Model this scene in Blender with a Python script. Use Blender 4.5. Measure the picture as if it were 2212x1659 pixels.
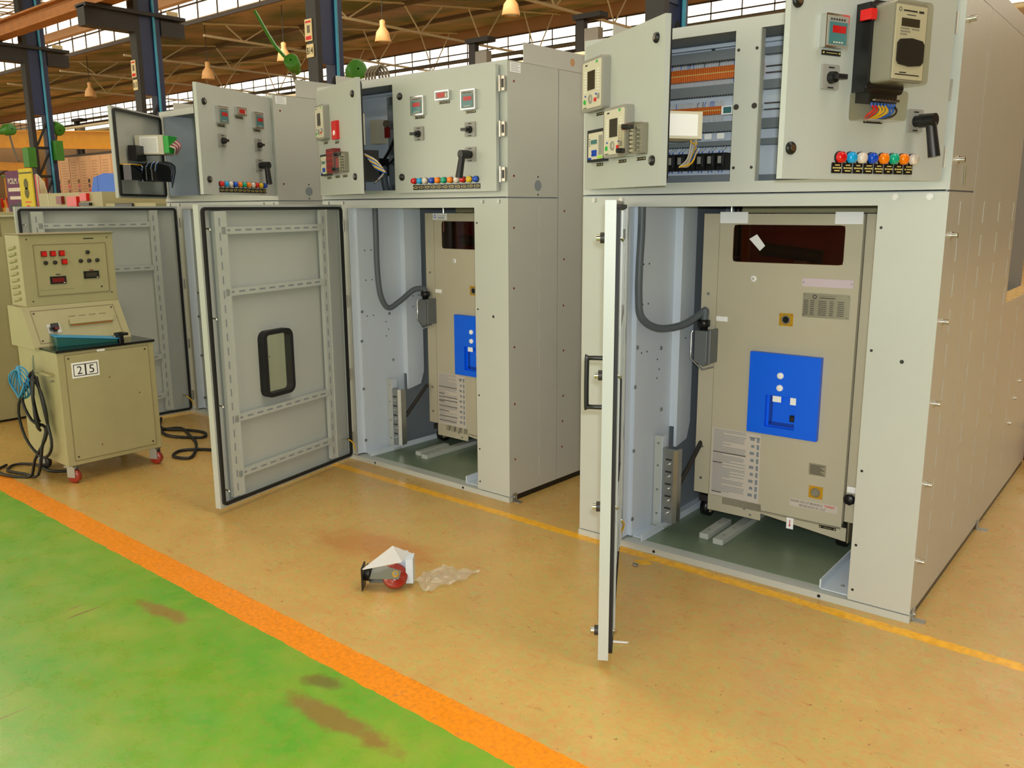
import bpy, math, random
from mathutils import Vector, Matrix
random.seed(7)
S = bpy.context.scene
for o in list(bpy.data.objects): bpy.data.objects.remove(o)
COL = S.collection
PI = math.pi
R = math.radians
def srgb(r, g, b, a=1):
    f = lambda c: (c/255/12.92) if c/255 <= .04045 else ((c/255+.055)/1.055)**2.4
    return (f(r), f(g), f(b), a)

# ------------------------------------------------------------------ camera
YAW, PIT, ROL = 0.709516, 0.201738, -0.005174
cam = bpy.data.cameras.new('camera'); cam.sensor_width = 36; cam.lens = 1866.44/2212*36
cam.clip_start = .05; cam.clip_end = 300
co = bpy.data.objects.new('camera', cam); COL.objects.link(co)
fw = Vector((-math.sin(YAW)*math.cos(PIT), math.cos(YAW)*math.cos(PIT), -math.sin(PIT)))
rt = Vector((math.cos(YAW), math.sin(YAW), 0)); up = rt.cross(fw)
r2 = math.cos(ROL)*rt+math.sin(ROL)*up; u2 = -math.sin(ROL)*rt+math.cos(ROL)*up
CP = Vector((0.3692, -3.2731, 1.5517))
co.matrix_world = Matrix(((r2.x, u2.x, -fw.x, CP.x), (r2.y, u2.y, -fw.y, CP.y), (r2.z, u2.z, -fw.z, CP.z), (0, 0, 0, 1)))
S.camera = co
# ------------------------------------------------------------------ daylight and the camera flash
S.view_settings.view_transform = 'Standard'; S.view_settings.look = 'None'; S.view_settings.gamma = 1
S.view_settings.exposure = 0.15
w = bpy.data.worlds.new('overcast_sky'); S.world = w; w.use_nodes = True
bg = w.node_tree.nodes['Background']; bg.inputs[0].default_value = (1, .89, .73, 1); bg.inputs[1].default_value = 2.9
fl = bpy.data.lights.new('camera_flash', 'AREA'); fl.shape = 'RECTANGLE'; fl.size = .05; fl.size_y = .03; fl.energy = 46
fl.color = (.9, .97, 1)
fo = bpy.data.objects.new('camera_flash', fl); COL.objects.link(fo)
fo.matrix_world = co.matrix_world @ Matrix.Translation((.03, .06, -.02))

# daylight falling in through the roof lights overhead
for n_, (y_, e_) in enumerate(((.1, 900), (-14.1, 1100), (14.3, 700))):
    al = bpy.data.lights.new('skylight_daylight', 'AREA'); al.shape = 'RECTANGLE'; al.size = 40; al.size_y = 2.2; al.energy = e_*1.25; al.color = (1, .92, .78)
    ao = bpy.data.objects.new('skylight_daylight', al); COL.objects.link(ao); ao.location = (-8, y_, 8.15); ao.rotation_euler = (0, 0, 0)
# ------------------------------------------------------------------ materials
M = {}
def new_mat(name):
    m = bpy.data.materials.new(name); m.use_nodes = True; M[name] = m
    return m, m.node_tree.nodes, m.node_tree.links, m.node_tree.nodes['Principled BSDF']
def mat(name, col, rough=.5, metal=0, var=.06, scale=6, bump=0, bscale=60, spec=.5, coat=0, stretch=(1, 1, 1), emit=None, alpha=None):
    m, N, L, P = new_mat(name)
    c = srgb(*col)
    tc = N.new('ShaderNodeTexCoord'); mp = N.new('ShaderNodeMapping'); mp.inputs['Scale'].default_value = stretch
    L.new(tc.outputs['Object'], mp.inputs[0])
    nz = N.new('ShaderNodeTexNoise'); nz.inputs['Scale'].default_value = scale; nz.inputs['Detail'].default_value = 4
    L.new(mp.outputs[0], nz.inputs['Vector'])
    mx = N.new('ShaderNodeMix'); mx.data_type = 'RGBA'
    mx.inputs[6].default_value = tuple(min(1, v*(1-var)) for v in c[:3])+(1,)
    mx.inputs[7].default_value = tuple(min(1, v*(1+var)) for v in c[:3])+(1,)
    L.new(nz.outputs[0], mx.inputs[0]); L.new(mx.outputs[2], P.inputs['Base Color'])
    P.inputs['Roughness'].default_value = rough; P.inputs['Metallic'].default_value = metal
    P.inputs['Specular IOR Level'].default_value = spec; P.inputs['Coat Weight'].default_value = coat
    if bump:
        n2 = N.new('ShaderNodeTexNoise'); n2.inputs['Scale'].default_value = bscale; n2.inputs['Detail'].default_value = 2
        L.new(mp.outputs[0], n2.inputs['Vector'])
        b = N.new('ShaderNodeBump'); b.inputs['Strength'].default_value = bump; b.inputs['Distance'].default_value = .01
        L.new(n2.outputs[0], b.inputs['Height']); L.new(b.outputs[0], P.inputs['Normal'])
    if emit: P.inputs['Emission Color'].default_value = srgb(*emit[0]); P.inputs['Emission Strength'].default_value = emit[1]
    if alpha is not None: P.inputs['Alpha'].default_value = alpha
    return m
mat('paint', (184, 188, 182), .38, var=.03, bump=.04, bscale=260, spec=.5)
mat('paint_side', (186, 186, 178), .3, var=.04, bump=.04, bscale=260, spec=.6)
mat('paint_cool_lit', (208, 218, 230), .45, var=.03, bump=.03, bscale=260)  # cabinet grey for the insides, cool flash light put into the colour
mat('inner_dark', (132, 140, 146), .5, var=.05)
mat('breaker_paint', (192, 184, 160), .42, var=.03, bump=.04, bscale=220)
mat('old_paint', (172, 164, 122), .45, var=.08, scale=9, bump=.05)
mat('old_paint_dark', (140, 128, 96), .5, var=.1)
mat('gasket', (22, 22, 22), .6)
mat('black', (18, 18, 20), .35, var=.2)
mat('black_gloss', (14, 14, 16), .12, var=.1, spec=.5)
mat('meter_black', (20, 20, 18), .6)
mat('black_text', (26, 26, 30), .6)
mat('white', (246, 246, 246), .5, var=.01)
mat('label_white', (255, 255, 255), .35, var=0)
mat('pink_plate', (214, 196, 204), .4, var=.02)
mat('paper', (206, 196, 184), .6, var=.03)
mat('zinc', (170, 172, 168), .35, .85, var=.15, scale=14)
mat('zinc_floor', (128, 146, 122), .34, .3, var=.22, scale=5)
mat('chrome', (215, 215, 210), .16, 1, var=.03)
mat('hinge_metal', (190, 185, 172), .3, .8, var=.05)
mat('blue_cover', (0, 104, 255), .35, var=.03)
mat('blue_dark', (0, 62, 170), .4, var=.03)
mat('yellow_plate', (214, 160, 20), .35, .3, var=.1)
mat('silver_plate', (176, 172, 152), .3, .5, var=.05)
mat('grey_device', (150, 148, 140), .45, var=.03)
mat('grey_connector', (112, 116, 118), .45, .2, var=.06)
mat('hose', (92, 100, 106), .5, var=.05)
mat('duct', (118, 126, 132), .6, var=.04, scale=20)
mat('orange_terminal', (222, 116, 36), .5, var=.12, scale=90)
mat('lcd_dark', (62, 56, 44), .12, var=.2)
mat('lcd_teal', (70, 120, 124), .2, var=.05)
mat('display_red', (186, 22, 22), .25, var=.1)
mat('red', (214, 20, 16), .3, var=.05)
mat('dark_red', (120, 22, 18), .35, var=.15)
mat('green_btn', (40, 176, 60), .4)
mat('lime', (150, 226, 60), .4)
mat('device_face', (214, 208, 186), .4, var=.02)
mat('led_white', (236, 236, 226), .4)
mat('switch_grey', (150, 148, 142), .45, var=.03)
mat('gold_text', (214, 196, 120), .5)
mat('lens_red', (206, 16, 20), .18, var=.12, scale=120, coat=.5)
mat('lens_cyan', (10, 160, 226), .18, var=.1, scale=120, coat=.5)
mat('lens_clear', (222, 208, 196), .12, var=.08, scale=120, coat=.7)
mat('lens_blue', (0, 70, 190), .18, var=.1, scale=120, coat=.5)
mat('lens_orange', (246, 126, 4), .18, var=.1, scale=120, coat=.5)
mat('lens_green', (0, 162, 128), .18, var=.1, scale=120, coat=.5)
mat('lens_yellow', (236, 196, 20), .18, var=.1, scale=120, coat=.5)
mat('wire_red', (220, 30, 24), .45); mat('wire_yellow', (240, 186, 20), .45); mat('wire_blue', (30, 96, 200), .45)
mat('wire_white', (206, 206, 196), .45); mat('wire_black', (20, 20, 20), .45)
mat('column_blue', (36, 50, 92), .42, var=.25, scale=2, bump=.05)
mat('column_dark', (38, 36, 34), .5, var=.25, scale=3)
mat('pipe_blue', (60, 160, 200), .35, var=.1)
mat('truss_pale', (238, 226, 190), .6, var=.1)
mat('truss_dark', (120, 94, 62), .6, var=.2)
mat('gutter', (190, 144, 100), .7, var=.12, scale=1)
mat('bar_dark', (74, 66, 60), .6, var=.2)
mat('crane_orange', (176, 112, 54), .6, var=.35, scale=4)
mat('crane_yellow', (226, 158, 10), .5, var=.2, scale=3)
mat('fan_green', (60, 130, 36), .45, var=.25, scale=6)
mat('lamp_cream', (240, 186, 120), .4, var=.1)
mat('steel_dark', (60, 56, 52), .5, .5, var=.2)
mat('wheel_red', (150, 40, 26), .18, var=.25, scale=30, coat=.6)
mat('sign_cream', (226, 208, 160), .5, var=.05)
mat('purple', (96, 34, 82), .5, var=.2, scale=5)
mat('poster_yellow', (206, 190, 40), .5, var=.15, scale=12)
mat('poster_pink', (226, 178, 136), .6, var=.06)
mat('olive', (96, 96, 50), .6)
mat('blue_sheet', (60, 110, 210), .55, var=.15, scale=4)
mat('machine_ochre', (150, 100, 44), .6, var=.4, scale=2)
mat('machine_grey', (110, 100, 84), .6, var=.35, scale=3)
mat('teal_case', (30, 96, 92), .25, var=.15)
mat('cable_blue', (50, 150, 200), .45)
mat('tape_yellow', (228, 172, 20), .5, var=.1, scale=30)
mat('wall_brown', (120, 92, 56), .8, var=.4, scale=.35, bump=.1)

def clear_mat(name, tint, opac, rough):
    m, N, L, P = new_mat(name)
    out = N['Material Output']; N.remove(P)
    t = N.new('ShaderNodeBsdfTransparent'); t.inputs[0].default_value = srgb(*tint)
    g = N.new('ShaderNodeBsdfGlossy'); g.inputs['Roughness'].default_value = rough; g.inputs[0].default_value = (.9, .9, .9, 1)
    fr0 = N.new('ShaderNodeLayerWeight'); fr0.inputs[0].default_value = .5; fr = N.new('ShaderNodeMath'); fr.operation = 'POWER'; fr.inputs[1].default_value = 4; L.new(fr0.outputs['Facing'], fr.inputs[0])
    ad = N.new('ShaderNodeMath'); ad.operation = 'ADD'; ad.inputs[1].default_value = opac; ad.use_clamp = True
    mx = N.new('ShaderNodeMixShader')
    nz = N.new('ShaderNodeTexNoise'); nz.inputs['Scale'].default_value = 30
    b = N.new('ShaderNodeBump'); b.inputs['Strength'].default_value = .05; L.new(nz.outputs[0], b.inputs['Height'])
    L.new(b.outputs[0], g.inputs['Normal'])
    L.new(fr.outputs[0], ad.inputs[0]); L.new(ad.outputs[0], mx.inputs[0]); L.new(t.outputs[0], mx.inputs[1]); L.new(g.outputs[0], mx.inputs[2])
    L.new(mx.outputs[0], out.inputs[0])
clear_mat('glass', (235, 238, 230), .02, .05)
clear_mat('clear_plastic', (240, 238, 230), .02, .25)
mat('plastic_film', (226, 222, 214), .12, var=.02, spec=1, alpha=.28)
clear_mat('tint_window', (205, 180, 165), .03, .04)
clear_mat('skylight_glass', (252, 252, 250), .0, .3)

def corrugated(name, col, col2, axis):
    m, N, L, P = new_mat(name)
    tc = N.new('ShaderNodeTexCoord')
    nz = N.new('ShaderNodeTexNoise'); nz.inputs['Scale'].default_value = .5; nz.inputs['Detail'].default_value = 8; L.new(tc.outputs['Object'], nz.inputs['Vector'])
    cr = N.new('ShaderNodeValToRGB'); cr.color_ramp.elements[0].position = .35; cr.color_ramp.elements[1].position = .65
    cr.color_ramp.elements[0].color = srgb(*col); cr.color_ramp.elements[1].color = srgb(*col2)
    L.new(nz.outputs[0], cr.inputs[0]); L.new(cr.outputs[0], P.inputs['Base Color'])
    wv = N.new('ShaderNodeTexWave'); wv.bands_direction = axis; wv.inputs['Scale'].default_value = 1.6; L.new(tc.outputs['Object'], wv.inputs['Vector'])
    b = N.new('ShaderNodeBump'); b.inputs['Strength'].default_value = .8; b.inputs['Distance'].default_value = .05
    L.new(wv.outputs[0], b.inputs['Height']); L.new(b.outputs[0], P.inputs['Normal']); P.inputs['Roughness'].default_value = .7
corrugated('roof_sheet', (138, 144, 92), (224, 190, 146), 'X')

def floor_material():
    m, N, L, P = new_mat('factory_floor')
    tc = N.new('ShaderNodeTexCoord'); geo = tc.outputs['Object']
    sx = N.new('ShaderNodeSeparateXYZ'); L.new(geo, sx.inputs[0])
    def noise(scale, detail=5, rough=.6, st=(1, 1, 1), rot=0, off=(0, 0, 0)):
        mp = N.new('ShaderNodeMapping'); mp.inputs['Scale'].default_value = st; mp.inputs['Rotation'].default_value = (0, 0, rot); mp.inputs['Location'].default_value = off
        L.new(geo, mp.inputs[0])
        n = N.new('ShaderNodeTexNoise'); n.inputs['Scale'].default_value = scale; n.inputs['Detail'].default_value = detail; n.inputs['Roughness'].default_value = rough
        L.new(mp.outputs[0], n.inputs['Vector']); return n.outputs[0]
    def ramp(src, stops):
        r = N.new('ShaderNodeValToRGB'); e = r.color_ramp.elements
        e[0].position, e[0].color = stops[0]; e[1].position, e[1].color = stops[-1]
        for p, c in stops[1:-1]:
            k = e.new(p); k.color = c
        L.new(src, r.inputs[0]); return r.outputs[0]
    def mixc(f, a, b):
        x = N.new('ShaderNodeMix'); x.data_type = 'RGBA'
        if isinstance(f, float): x.inputs[0].default_value = f
        else: L.new(f, x.inputs[0])
        for i, v in ((6, a), (7, b)):
            if isinstance(v, tuple): x.inputs[i].default_value = v
            else: L.new(v, x.inputs[i])
        return x.outputs[2]
    def mth(op, a, b, clamp=False):
        x = N.new('ShaderNodeMath'); x.operation = op; x.use_clamp = clamp
        for i, v in ((0, a), (1, b)):
            if isinstance(v, (int, float)): x.inputs[i].default_value = v
            else: L.new(v, x.inputs[i])
        return x.outputs[0]
    W, K = (1, 1, 1, 1), (0, 0, 0, 1)
    tan = ramp(noise(5, 8, .7), [(.3, srgb(186, 148, 78)), (.5, srgb(196, 160, 88)), (.7, srgb(200, 172, 98))])
    tan = mixc(ramp(noise(22, 6, .7, off=(3, 1, 0)), [(.5, K), (.72, (.55, .55, .55, 1))]), tan, srgb(200, 144, 84))
    tan = mixc(ramp(noise(1.6, 4, .6, off=(7, 2, 0)), [(.4, K), (.7, (.5, .5, .5, 1))]), tan, srgb(188, 168, 98))
    tan = mixc(ramp(noise(34, 7, .75, (1, 1.6, 1), .4, (2, 8, 0)), [(.46, K), (.62, (.6, .6, .6, 1))]), tan, srgb(206, 138, 82))
    tan = mixc(ramp(noise(26, 6, .75, off=(12, 3, 0)), [(.5, K), (.64, (.7, .7, .7, 1))]), tan, srgb(174, 172, 98))
    # scuffs: thin stretched streaks and specks of rust
    tan = mixc(ramp(noise(11, 5, .7, (.7, 2.6, 1), .35), [(.60, K), (.70, (.6, .6, .6, 1))]), tan, srgb(176, 108, 62))
    tan = mixc(ramp(noise(12, 5, .7, (2.4, .7, 1), -.9, (4, 4, 0)), [(.64, K), (.72, (.5, .5, .5, 1))]), tan, srgb(150, 106, 70))
    tan = mixc(ramp(noise(48, 3, .6, off=(1, 9, 0)), [(.66, K), (.72, (.85, .85, .85, 1))]), tan, srgb(128, 74, 50))
    tan = mixc(ramp(noise(22, 4, .6, (.6, 3, 1), -.25, (3, 3, 0)), [(.66, K), (.72, (.5, .5, .5, 1))]), tan, srgb(214, 190, 132))
    # the brown stain behind the loose castor
    def blob(cx, cy, rx, ry, rot=0.0):
        mp = N.new('ShaderNodeMapping'); mp.vector_type = 'TEXTURE'
        mp.inputs['Location'].default_value = (cx, cy, 0); mp.inputs['Scale'].default_value = (rx, ry, 1); mp.inputs['Rotation'].default_value = (0, 0, rot)
        L.new(geo, mp.inputs[0])
        ln = N.new('ShaderNodeVectorMath'); ln.operation = 'LENGTH'; L.new(mp.outputs[0], ln.inputs[0])
        v = mth('ADD', ln.outputs['Value'], mth('MULTIPLY', mth('SUBTRACT', noise(7, 6, .7), .5), 1.9))
        return ramp(v, [(.55, (.7, .7, .7, 1)), (1.0, K)])
    tan = mixc(blob(-2.62, -.80, .40, .16, .25), tan, srgb(186, 124, 62))
    green = ramp(noise(3.2, 7, .65, off=(5, 5, 0)), [(.35, srgb(86, 156, 36)), (.5, srgb(110, 160, 38)), (.68, srgb(136, 162, 48))])
    green = mixc(ramp(noise(30, 6, .75, off=(2, 3, 0)), [(.48, K), (.7, (.6, .6, .6, 1))]), green, srgb(140, 146, 56))
    green = mixc(ramp(noise(10, 3, .5, (3, .25, 1), .9, (4, 14, 0)), [(.70, K), (.74, (.7, .7, .7, 1))]), green, srgb(120, 84, 40))
    green = mixc(ramp(noise(12, 6, .7, (.5, 1.6, 1), 0, (8, 0, 0)), [(.64, K), (.74, (.5, .5, .5, 1))]), green, srgb(146, 122, 66))
    green = mixc(blob(-2.72, -1.78, .17, .05, .05), green, srgb(146, 96, 56))
    green = mixc(blob(-1.62, -1.80, .30, .06, .05), green, srgb(140, 88, 52))
    green = mixc(blob(-1.83, -1.69, .09, .05, .3), green, srgb(110, 82, 44))
    orange = ramp(noise(60, 5, .7), [(.35, srgb(208, 124, 10)), (.6, srgb(246, 144, 6))])
    orange = mixc(ramp(noise(8, 5, .7, off=(2, 6, 0)), [(.64, K), (.68, (.8, .8, .8, 1))]), orange, srgb(176, 120, 70))
    yellow = ramp(noise(30, 5, .7), [(.35, srgb(218, 156, 6)), (.6, srgb(248, 184, 8))])
    yellow = mixc(ramp(noise(11, 5, .7, off=(6, 6, 0)), [(.62, K), (.66, (.9, .9, .9, 1))]), yellow, srgb(178, 140, 80))
    wob = mth('MULTIPLY', mth('SUBTRACT', noise(14, 4, .6), .5), .022)
    y = mth('ADD', sx.outputs[1], wob)
    isgreen = mth('LESS_THAN', y, -1.620)
    isor = mth('MULTIPLY', mth('GREATER_THAN', y, -1.620), mth('LESS_THAN', y, -1.487))
    isye = mth('MULTIPLY', mth('MULTIPLY', mth('GREATER_THAN', y, -.118), mth('LESS_THAN', y, -.062)), mth('GREATER_THAN', sx.outputs[0], -3.95))
    c = mixc(isgreen, tan, green); c = mixc(isor, c, orange); c = mixc(isye, c, yellow)
    L.new(c, P.inputs['Base Color'])
    rr = ramp(noise(6, 6, .7, off=(9, 9, 0)), [(.3, (.2, .2, .2, 1)), (.7, (.42, .42, .42, 1))]); L.new(rr, P.inputs['Roughness'])
    b = N.new('ShaderNodeBump'); b.inputs['Strength'].default_value = .12; b.inputs['Distance'].default_value = .004
    L.new(noise(40, 6, .7), b.inputs['Height']); L.new(b.outputs[0], P.inputs['Normal'])
    P.inputs['Specular IOR Level'].default_value = .5
floor_material()

# ------------------------------------------------------------------ mesh helpers
class MB:
    def __init__(s): s.v = []; s.f = []; s.m = []; s.mats = []; s.T = None; s.sm = []
    def mi(s, m):
        if m not in s.mats: s.mats.append(m)
        return s.mats.index(m)
    def add(s, vs, fs, m, smooth=False):
        b = len(s.v); k = s.mi(m)
        s.v += [tuple((s.T @ Vector(p)) if s.T else p) for p in vs]
        for f in fs: s.f.append(tuple(b+i for i in f)); s.m.append(k); s.sm.append(smooth)
        return s
    def box(s, x0, x1, y0, y1, z0, z1, m):
        x0, x1 = sorted((x0, x1)); y0, y1 = sorted((y0, y1)); z0, z1 = sorted((z0, z1))
        vs = [(x, y, z) for z in (z0, z1) for y in (y0, y1) for x in (x0, x1)]
        return s.add(vs, [(0, 2, 3, 1), (4, 5, 7, 6), (0, 1, 5, 4), (2, 6, 7, 3), (0, 4, 6, 2), (1, 3, 7, 5)], m)
    def prism(s, pts, a0, a1, m, ax='y'):
        # pts (p,q) in the plane across axis ax, extruded from a0 to a1
        def P(p, q, a): return {'y': (p, a, q), 'x': (a, p, q), 'z': (p, q, a)}[ax]
        n = len(pts); area = sum(pts[i][0]*pts[(i+1) % n][1]-pts[(i+1) % n][0]*pts[i][1] for i in range(n))
        if area < 0: pts = pts[::-1]
        vs = [P(p, q, a0) for p, q in pts]+[P(p, q, a1) for p, q in pts]
        fs = [tuple(range(n)), tuple(range(2*n-1, n-1, -1))]+[(i, i+n, (i+1) % n+n, (i+1) % n) for i in range(n)]
        if (ax == 'y') == (a0 > a1): fs = [f[::-1] for f in fs]
        return s.add(vs, fs, m)
    def rpts(s, x0, x1, z0, z1, r, n=5):
        P = []
        for cx, cz, a in ((x1-r, z0+r, -90), (x1-r, z1-r, 0), (x0+r, z1-r, 90), (x0+r, z0+r, 180)):
            for i in range(n+1):
                t = R(a+90*i/n); P.append((cx+r*math.cos(t), cz+r*math.sin(t)))
        return P
    def rbox(s, x0, x1, y0, y1, z0, z1, r, m, n=5): return s.prism(s.rpts(x0, x1, z0, z1, r, n), y0, y1, m)
    def ring(s, x0, x1, y0, y1, z0, z1, r, wd, m, n=5):
        A = s.rpts(x0, x1, z0, z1, r, n); B = s.rpts(x0+wd, x1-wd, z0+wd, z1-wd, max(r-wd, .001), n); k = len(A)
        vs = [(p, y0, q) for p, q in A]+[(p, y0, q) for p, q in B]+[(p, y1, q) for p, q in A]+[(p, y1, q) for p, q in B]
        fs = []
        for i in range(k):
            j = (i+1) % k
            fs += [(i, j, j+k, i+k), (i+2*k, i+3*k, j+3*k, j+2*k), (i, i+2*k, j+2*k, j), (i+k, j+k, j+3*k, i+3*k)]
        return s.add(vs, fs, m)
    def cyl(s, p0, p1, r, m, n=16, r1=None, caps=True):
        p0, p1 = Vector(p0), Vector(p1); r1 = r if r1 is None else r1
        d = (p1-p0).normalized(); a = d.orthogonal().normalized(); b = d.cross(a)
        c = [(math.cos(2*PI*i/n), math.sin(2*PI*i/n)) for i in range(n)]
        vs = [p0+(a*x+b*y)*r for x, y in c]+[p1+(a*x+b*y)*r1 for x, y in c]
        s.add(vs, [(i, (i+1) % n, (i+1) % n+n, i+n) for i in range(n)], m, True)
        if caps: s.add(vs, [tuple(range(n-1, -1, -1)), tuple(range(n, 2*n))], m)
        return s
    def lathe(s, prof, o, d, m, n=20):
        # prof: (distance along d, radius)
        o = Vector(o); d = Vector(d).normalized(); a = d.orthogonal().normalized(); b = d.cross(a); vs = []
        for t, r in prof:
            for i in range(n):
                an = 2*PI*i/n; vs.append(o+d*t+(a*math.cos(an)+b*math.sin(an))*max(r, 1e-4))
        k = len(prof)
        return s.add(vs, [(j*n+i, j*n+(i+1) % n, (j+1)*n+(i+1) % n, (j+1)*n+i) for j in range(k-1) for i in range(n)], m, True)
    def tube(s, pts, r, m, n=8, sub=4):
        P = [Vector(p) for p in pts]; Q = []
        if len(P) > 2 and sub > 1:
            E_ = [P[0]*2-P[1]]+P+[P[-1]*2-P[-2]]
            for i in range(1, len(E_)-2):
                for j in range(sub):
                    t = j/sub; a, b, c, d = E_[i-1:i+3]
                    Q.append(.5*((2*b)+(c-a)*t+(2*a-5*b+4*c-d)*t*t+(3*b-a-3*c+d)*t**3))
            Q.append(P[-1])
        else: Q = P
        up_ = None; vs = []
        for i, q in enumerate(Q):
            d = (Q[min(i+1, len(Q)-1)]-Q[max(i-1, 0)]).normalized()
            if up_ is None: up_ = d.orthogonal().normalized()
            up_ = (up_-d*up_.dot(d)); up_ = up_.normalized() if up_.length > 1e-6 else d.orthogonal().normalized()
            b = d.cross(up_)
            vs += [q+(up_*math.cos(2*PI*k/n)+b*math.sin(2*PI*k/n))*r for k in range(n)]
        fs = [(j*n+i, j*n+(i+1) % n, (j+1)*n+(i+1) % n, (j+1)*n+i) for j in range(len(Q)-1) for i in range(n)]
        s.add(vs, fs, m, True); L_ = len(Q)-1
        return s.add(vs[:n]+vs[-n:], [tuple(range(n-1, -1, -1)), tuple(range(n, 2*n))], m)
    def text(s, string, x, z, h, y, m, wd=None, face=-1, bold=False):
        # centred lettering on a plane of constant y, read from the -y side (face=-1)
        cu = bpy.data.curves.new('t', 'FONT'); cu.body = string; cu.align_x = 'CENTER'; cu.align_y = 'CENTER'; cu.size = 1; cu.resolution_u = 3
        if bold: cu.offset = .02
        ob = bpy.data.objects.new('t', cu); COL.objects.link(ob)
        dg = bpy.context.evaluated_depsgraph_get(); me = ob.evaluated_get(dg).to_mesh()
        V_ = [v.co.copy() for v in me.vertices]; F_ = [tuple(p.vertices) for p in me.polygons]
        ob.evaluated_get(dg).to_mesh_clear(); bpy.data.objects.remove(ob); bpy.data.curves.remove(cu)
        if not V_: return s
        xs = [v.x for v in V_]; ys = [v.y for v in V_]; cx = (min(xs)+max(xs))/2; cy = (min(ys)+max(ys))/2
        k = h/(max(ys)-min(ys)); kx = k if wd is None else wd/(max(xs)-min(xs))
        return s.add([(x+(v.x-cx)*kx*(1 if face < 0 else -1), y, z+(v.y-cy)*k) for v in V_], F_, m)
    def build(s, name, parent=None, loc=(0, 0, 0), rz=0, bevel=0, label=None):
        me = bpy.data.meshes.new(name); me.from_pydata(s.v, [], s.f)
        for m in s.mats: me.materials.append(M[m])
        me.polygons.foreach_set('material_index', s.m); me.polygons.foreach_set('use_smooth', s.sm); me.update()
        o = bpy.data.objects.new(name, me); COL.objects.link(o); o.location = loc; o.rotation_euler = (0, 0, rz)
        if parent: o.parent = parent
        if bevel:
            b = o.modifiers.new('bevel', 'BEVEL'); b.width = bevel; b.segments = 2; b.limit_method = 'ANGLE'; b.angle_limit = R(50)
        if label: o['label'] = label
        return o
def tag(o, label, cat, group=None):
    o['label'] = label; o['category'] = cat
    if group: o['group'] = group
    return o
def thing(name, label, cat, loc=(0, 0, 0), rz=0, group=None):
    o = bpy.data.objects.new(name, None); COL.objects.link(o); o.location = loc; o.rotation_euler = (0, 0, rz); o.empty_display_size = .1
    return tag(o, label, cat, group)
def struct(mb, name):
    o = mb.build(name); o['kind'] = 'structure'; return o
def copy_part(o, parent, dx=None):
    c = o.copy(); COL.objects.link(c); c.parent = parent
    if dx is not None: c.location = dx
    for ch in o.children: copy_part(ch, c)
    return c

# ------------------------------------------------------------------ hall shell
struct(MB().box(-95, 32, -26, 34, -.2, 0, 'factory_floor'), 'floor')
ZL, ZH, PER = 8.3, 9.9, 14.2
YS = [14.7+PER*k for k in (-2, -1, 0, 1)]          # lines of north-light glazing
rf = MB()
for k, y in enumerate(YS):
    # sheets slope from the head of this glazing down towards the camera; one bay has a translucent roof strip
    zf = lambda q, y=y: ZH-(ZH-ZL)*(y-q)/PER
    for ya, yb in (((y, 13.0), (10.0, y-PER)) if k == 2 else ((y, y-PER),)):
        za, zb = zf(ya), zf(yb)
        rf.add([(-95, ya, za), (32, ya, za), (32, yb, zb), (-95, yb, zb), (-95, ya, za+.06), (32, ya, za+.06), (32, yb, zb+.06), (-95, yb, zb+.06)],
               [(0, 1, 2, 3), (7, 6, 5, 4), (0, 4, 5, 1), (2, 6, 7, 3), (1, 5, 6, 2), (0, 3, 7, 4)], 'roof_sheet')
struct(rf, 'ceiling')
struct(MB().box(-95, 32, 33.5, 34, 0, ZL+.2, 'wall_brown'), 'wall_back')
struct(MB().box(-95, -94.6, -26, 34, 0, 10, 'wall_brown'), 'wall_left')
struct(MB().box(20, 20.4, -26, 34, 0, 10, 'wall_brown'), 'shade_wall_right')  # unseen wall, added to keep daylight off the right-hand cabinet sides
for n_, (y, zt) in enumerate(((YS[2], ZH), (YS[3], 9.35))):
    g = MB()
    g.box(-95, 32, y-.03, y+.03, ZL-.12, ZL+.02, 'bar_dark'); g.box(-95, 32, y-.03, y+.03, zt-.06, zt, 'bar_dark')
    x = -95
    while x < 10:
        g.box(x, x+.035, y-.03, y+.02, ZL, zt, 'bar_dark'); x += 1.3
    g.box(-95, 32, y-.03, y+.02, ZL+.55, ZL+.6, 'bar_dark')
    if n_ == 0: g.box(-95, 32, y-.35, y-.1, 8.93, 9.25, 'gutter')
    else:
        g.box(-95, 32, y-.3, y+.1, 9.35, ZH, 'gutter'); g.box(-95, 32, y-.05, y+.02, ZL+.28, ZL+.33, 'pipe_blue')
    g.box(-95, 32, y+.03, y+.035, ZL, zt, 'skylight_glass')
    struct(g, 'window_%d' % (n_+1))
g = MB(); zf = lambda q: ZH-(ZH-ZL)*(YS[2]-q)/PER
g.add([(-95, 13, zf(13)+.05), (32, 13, zf(13)+.05), (32, 10, zf(10)+.05), (-95, 10, zf(10)+.05)], [(0, 1, 2, 3)], 'skylight_glass')
x = -95
while x < 10:
    g.tube([(x, 13, zf(13)), (x, 10, zf(10))], .03, 'truss_dark', 5, 1); g.tube([(x, 13, zf(13)), (x+1.5, 10, zf(10))], .03, 'truss_dark', 5, 1); x += 1.5
for q in (10.8, 11.6, 12.3): g.tube([(-95, q, zf(q)), (32, q, zf(q))], .03, 'truss_dark', 5, 1)
struct(g, 'window_3')
# purlins under the sheets
pu = MB()
for y0 in (YS[2], YS[1]):
    for k in range(1, 3):
        t = k/3; y = y0+PER*t; z = ZL+(ZH-ZL)*t
        pu.box(-95, 32, y-.05, y+.05, z-.16, z-.02, 'truss_dark')
struct(pu, 'trim_1')

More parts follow.
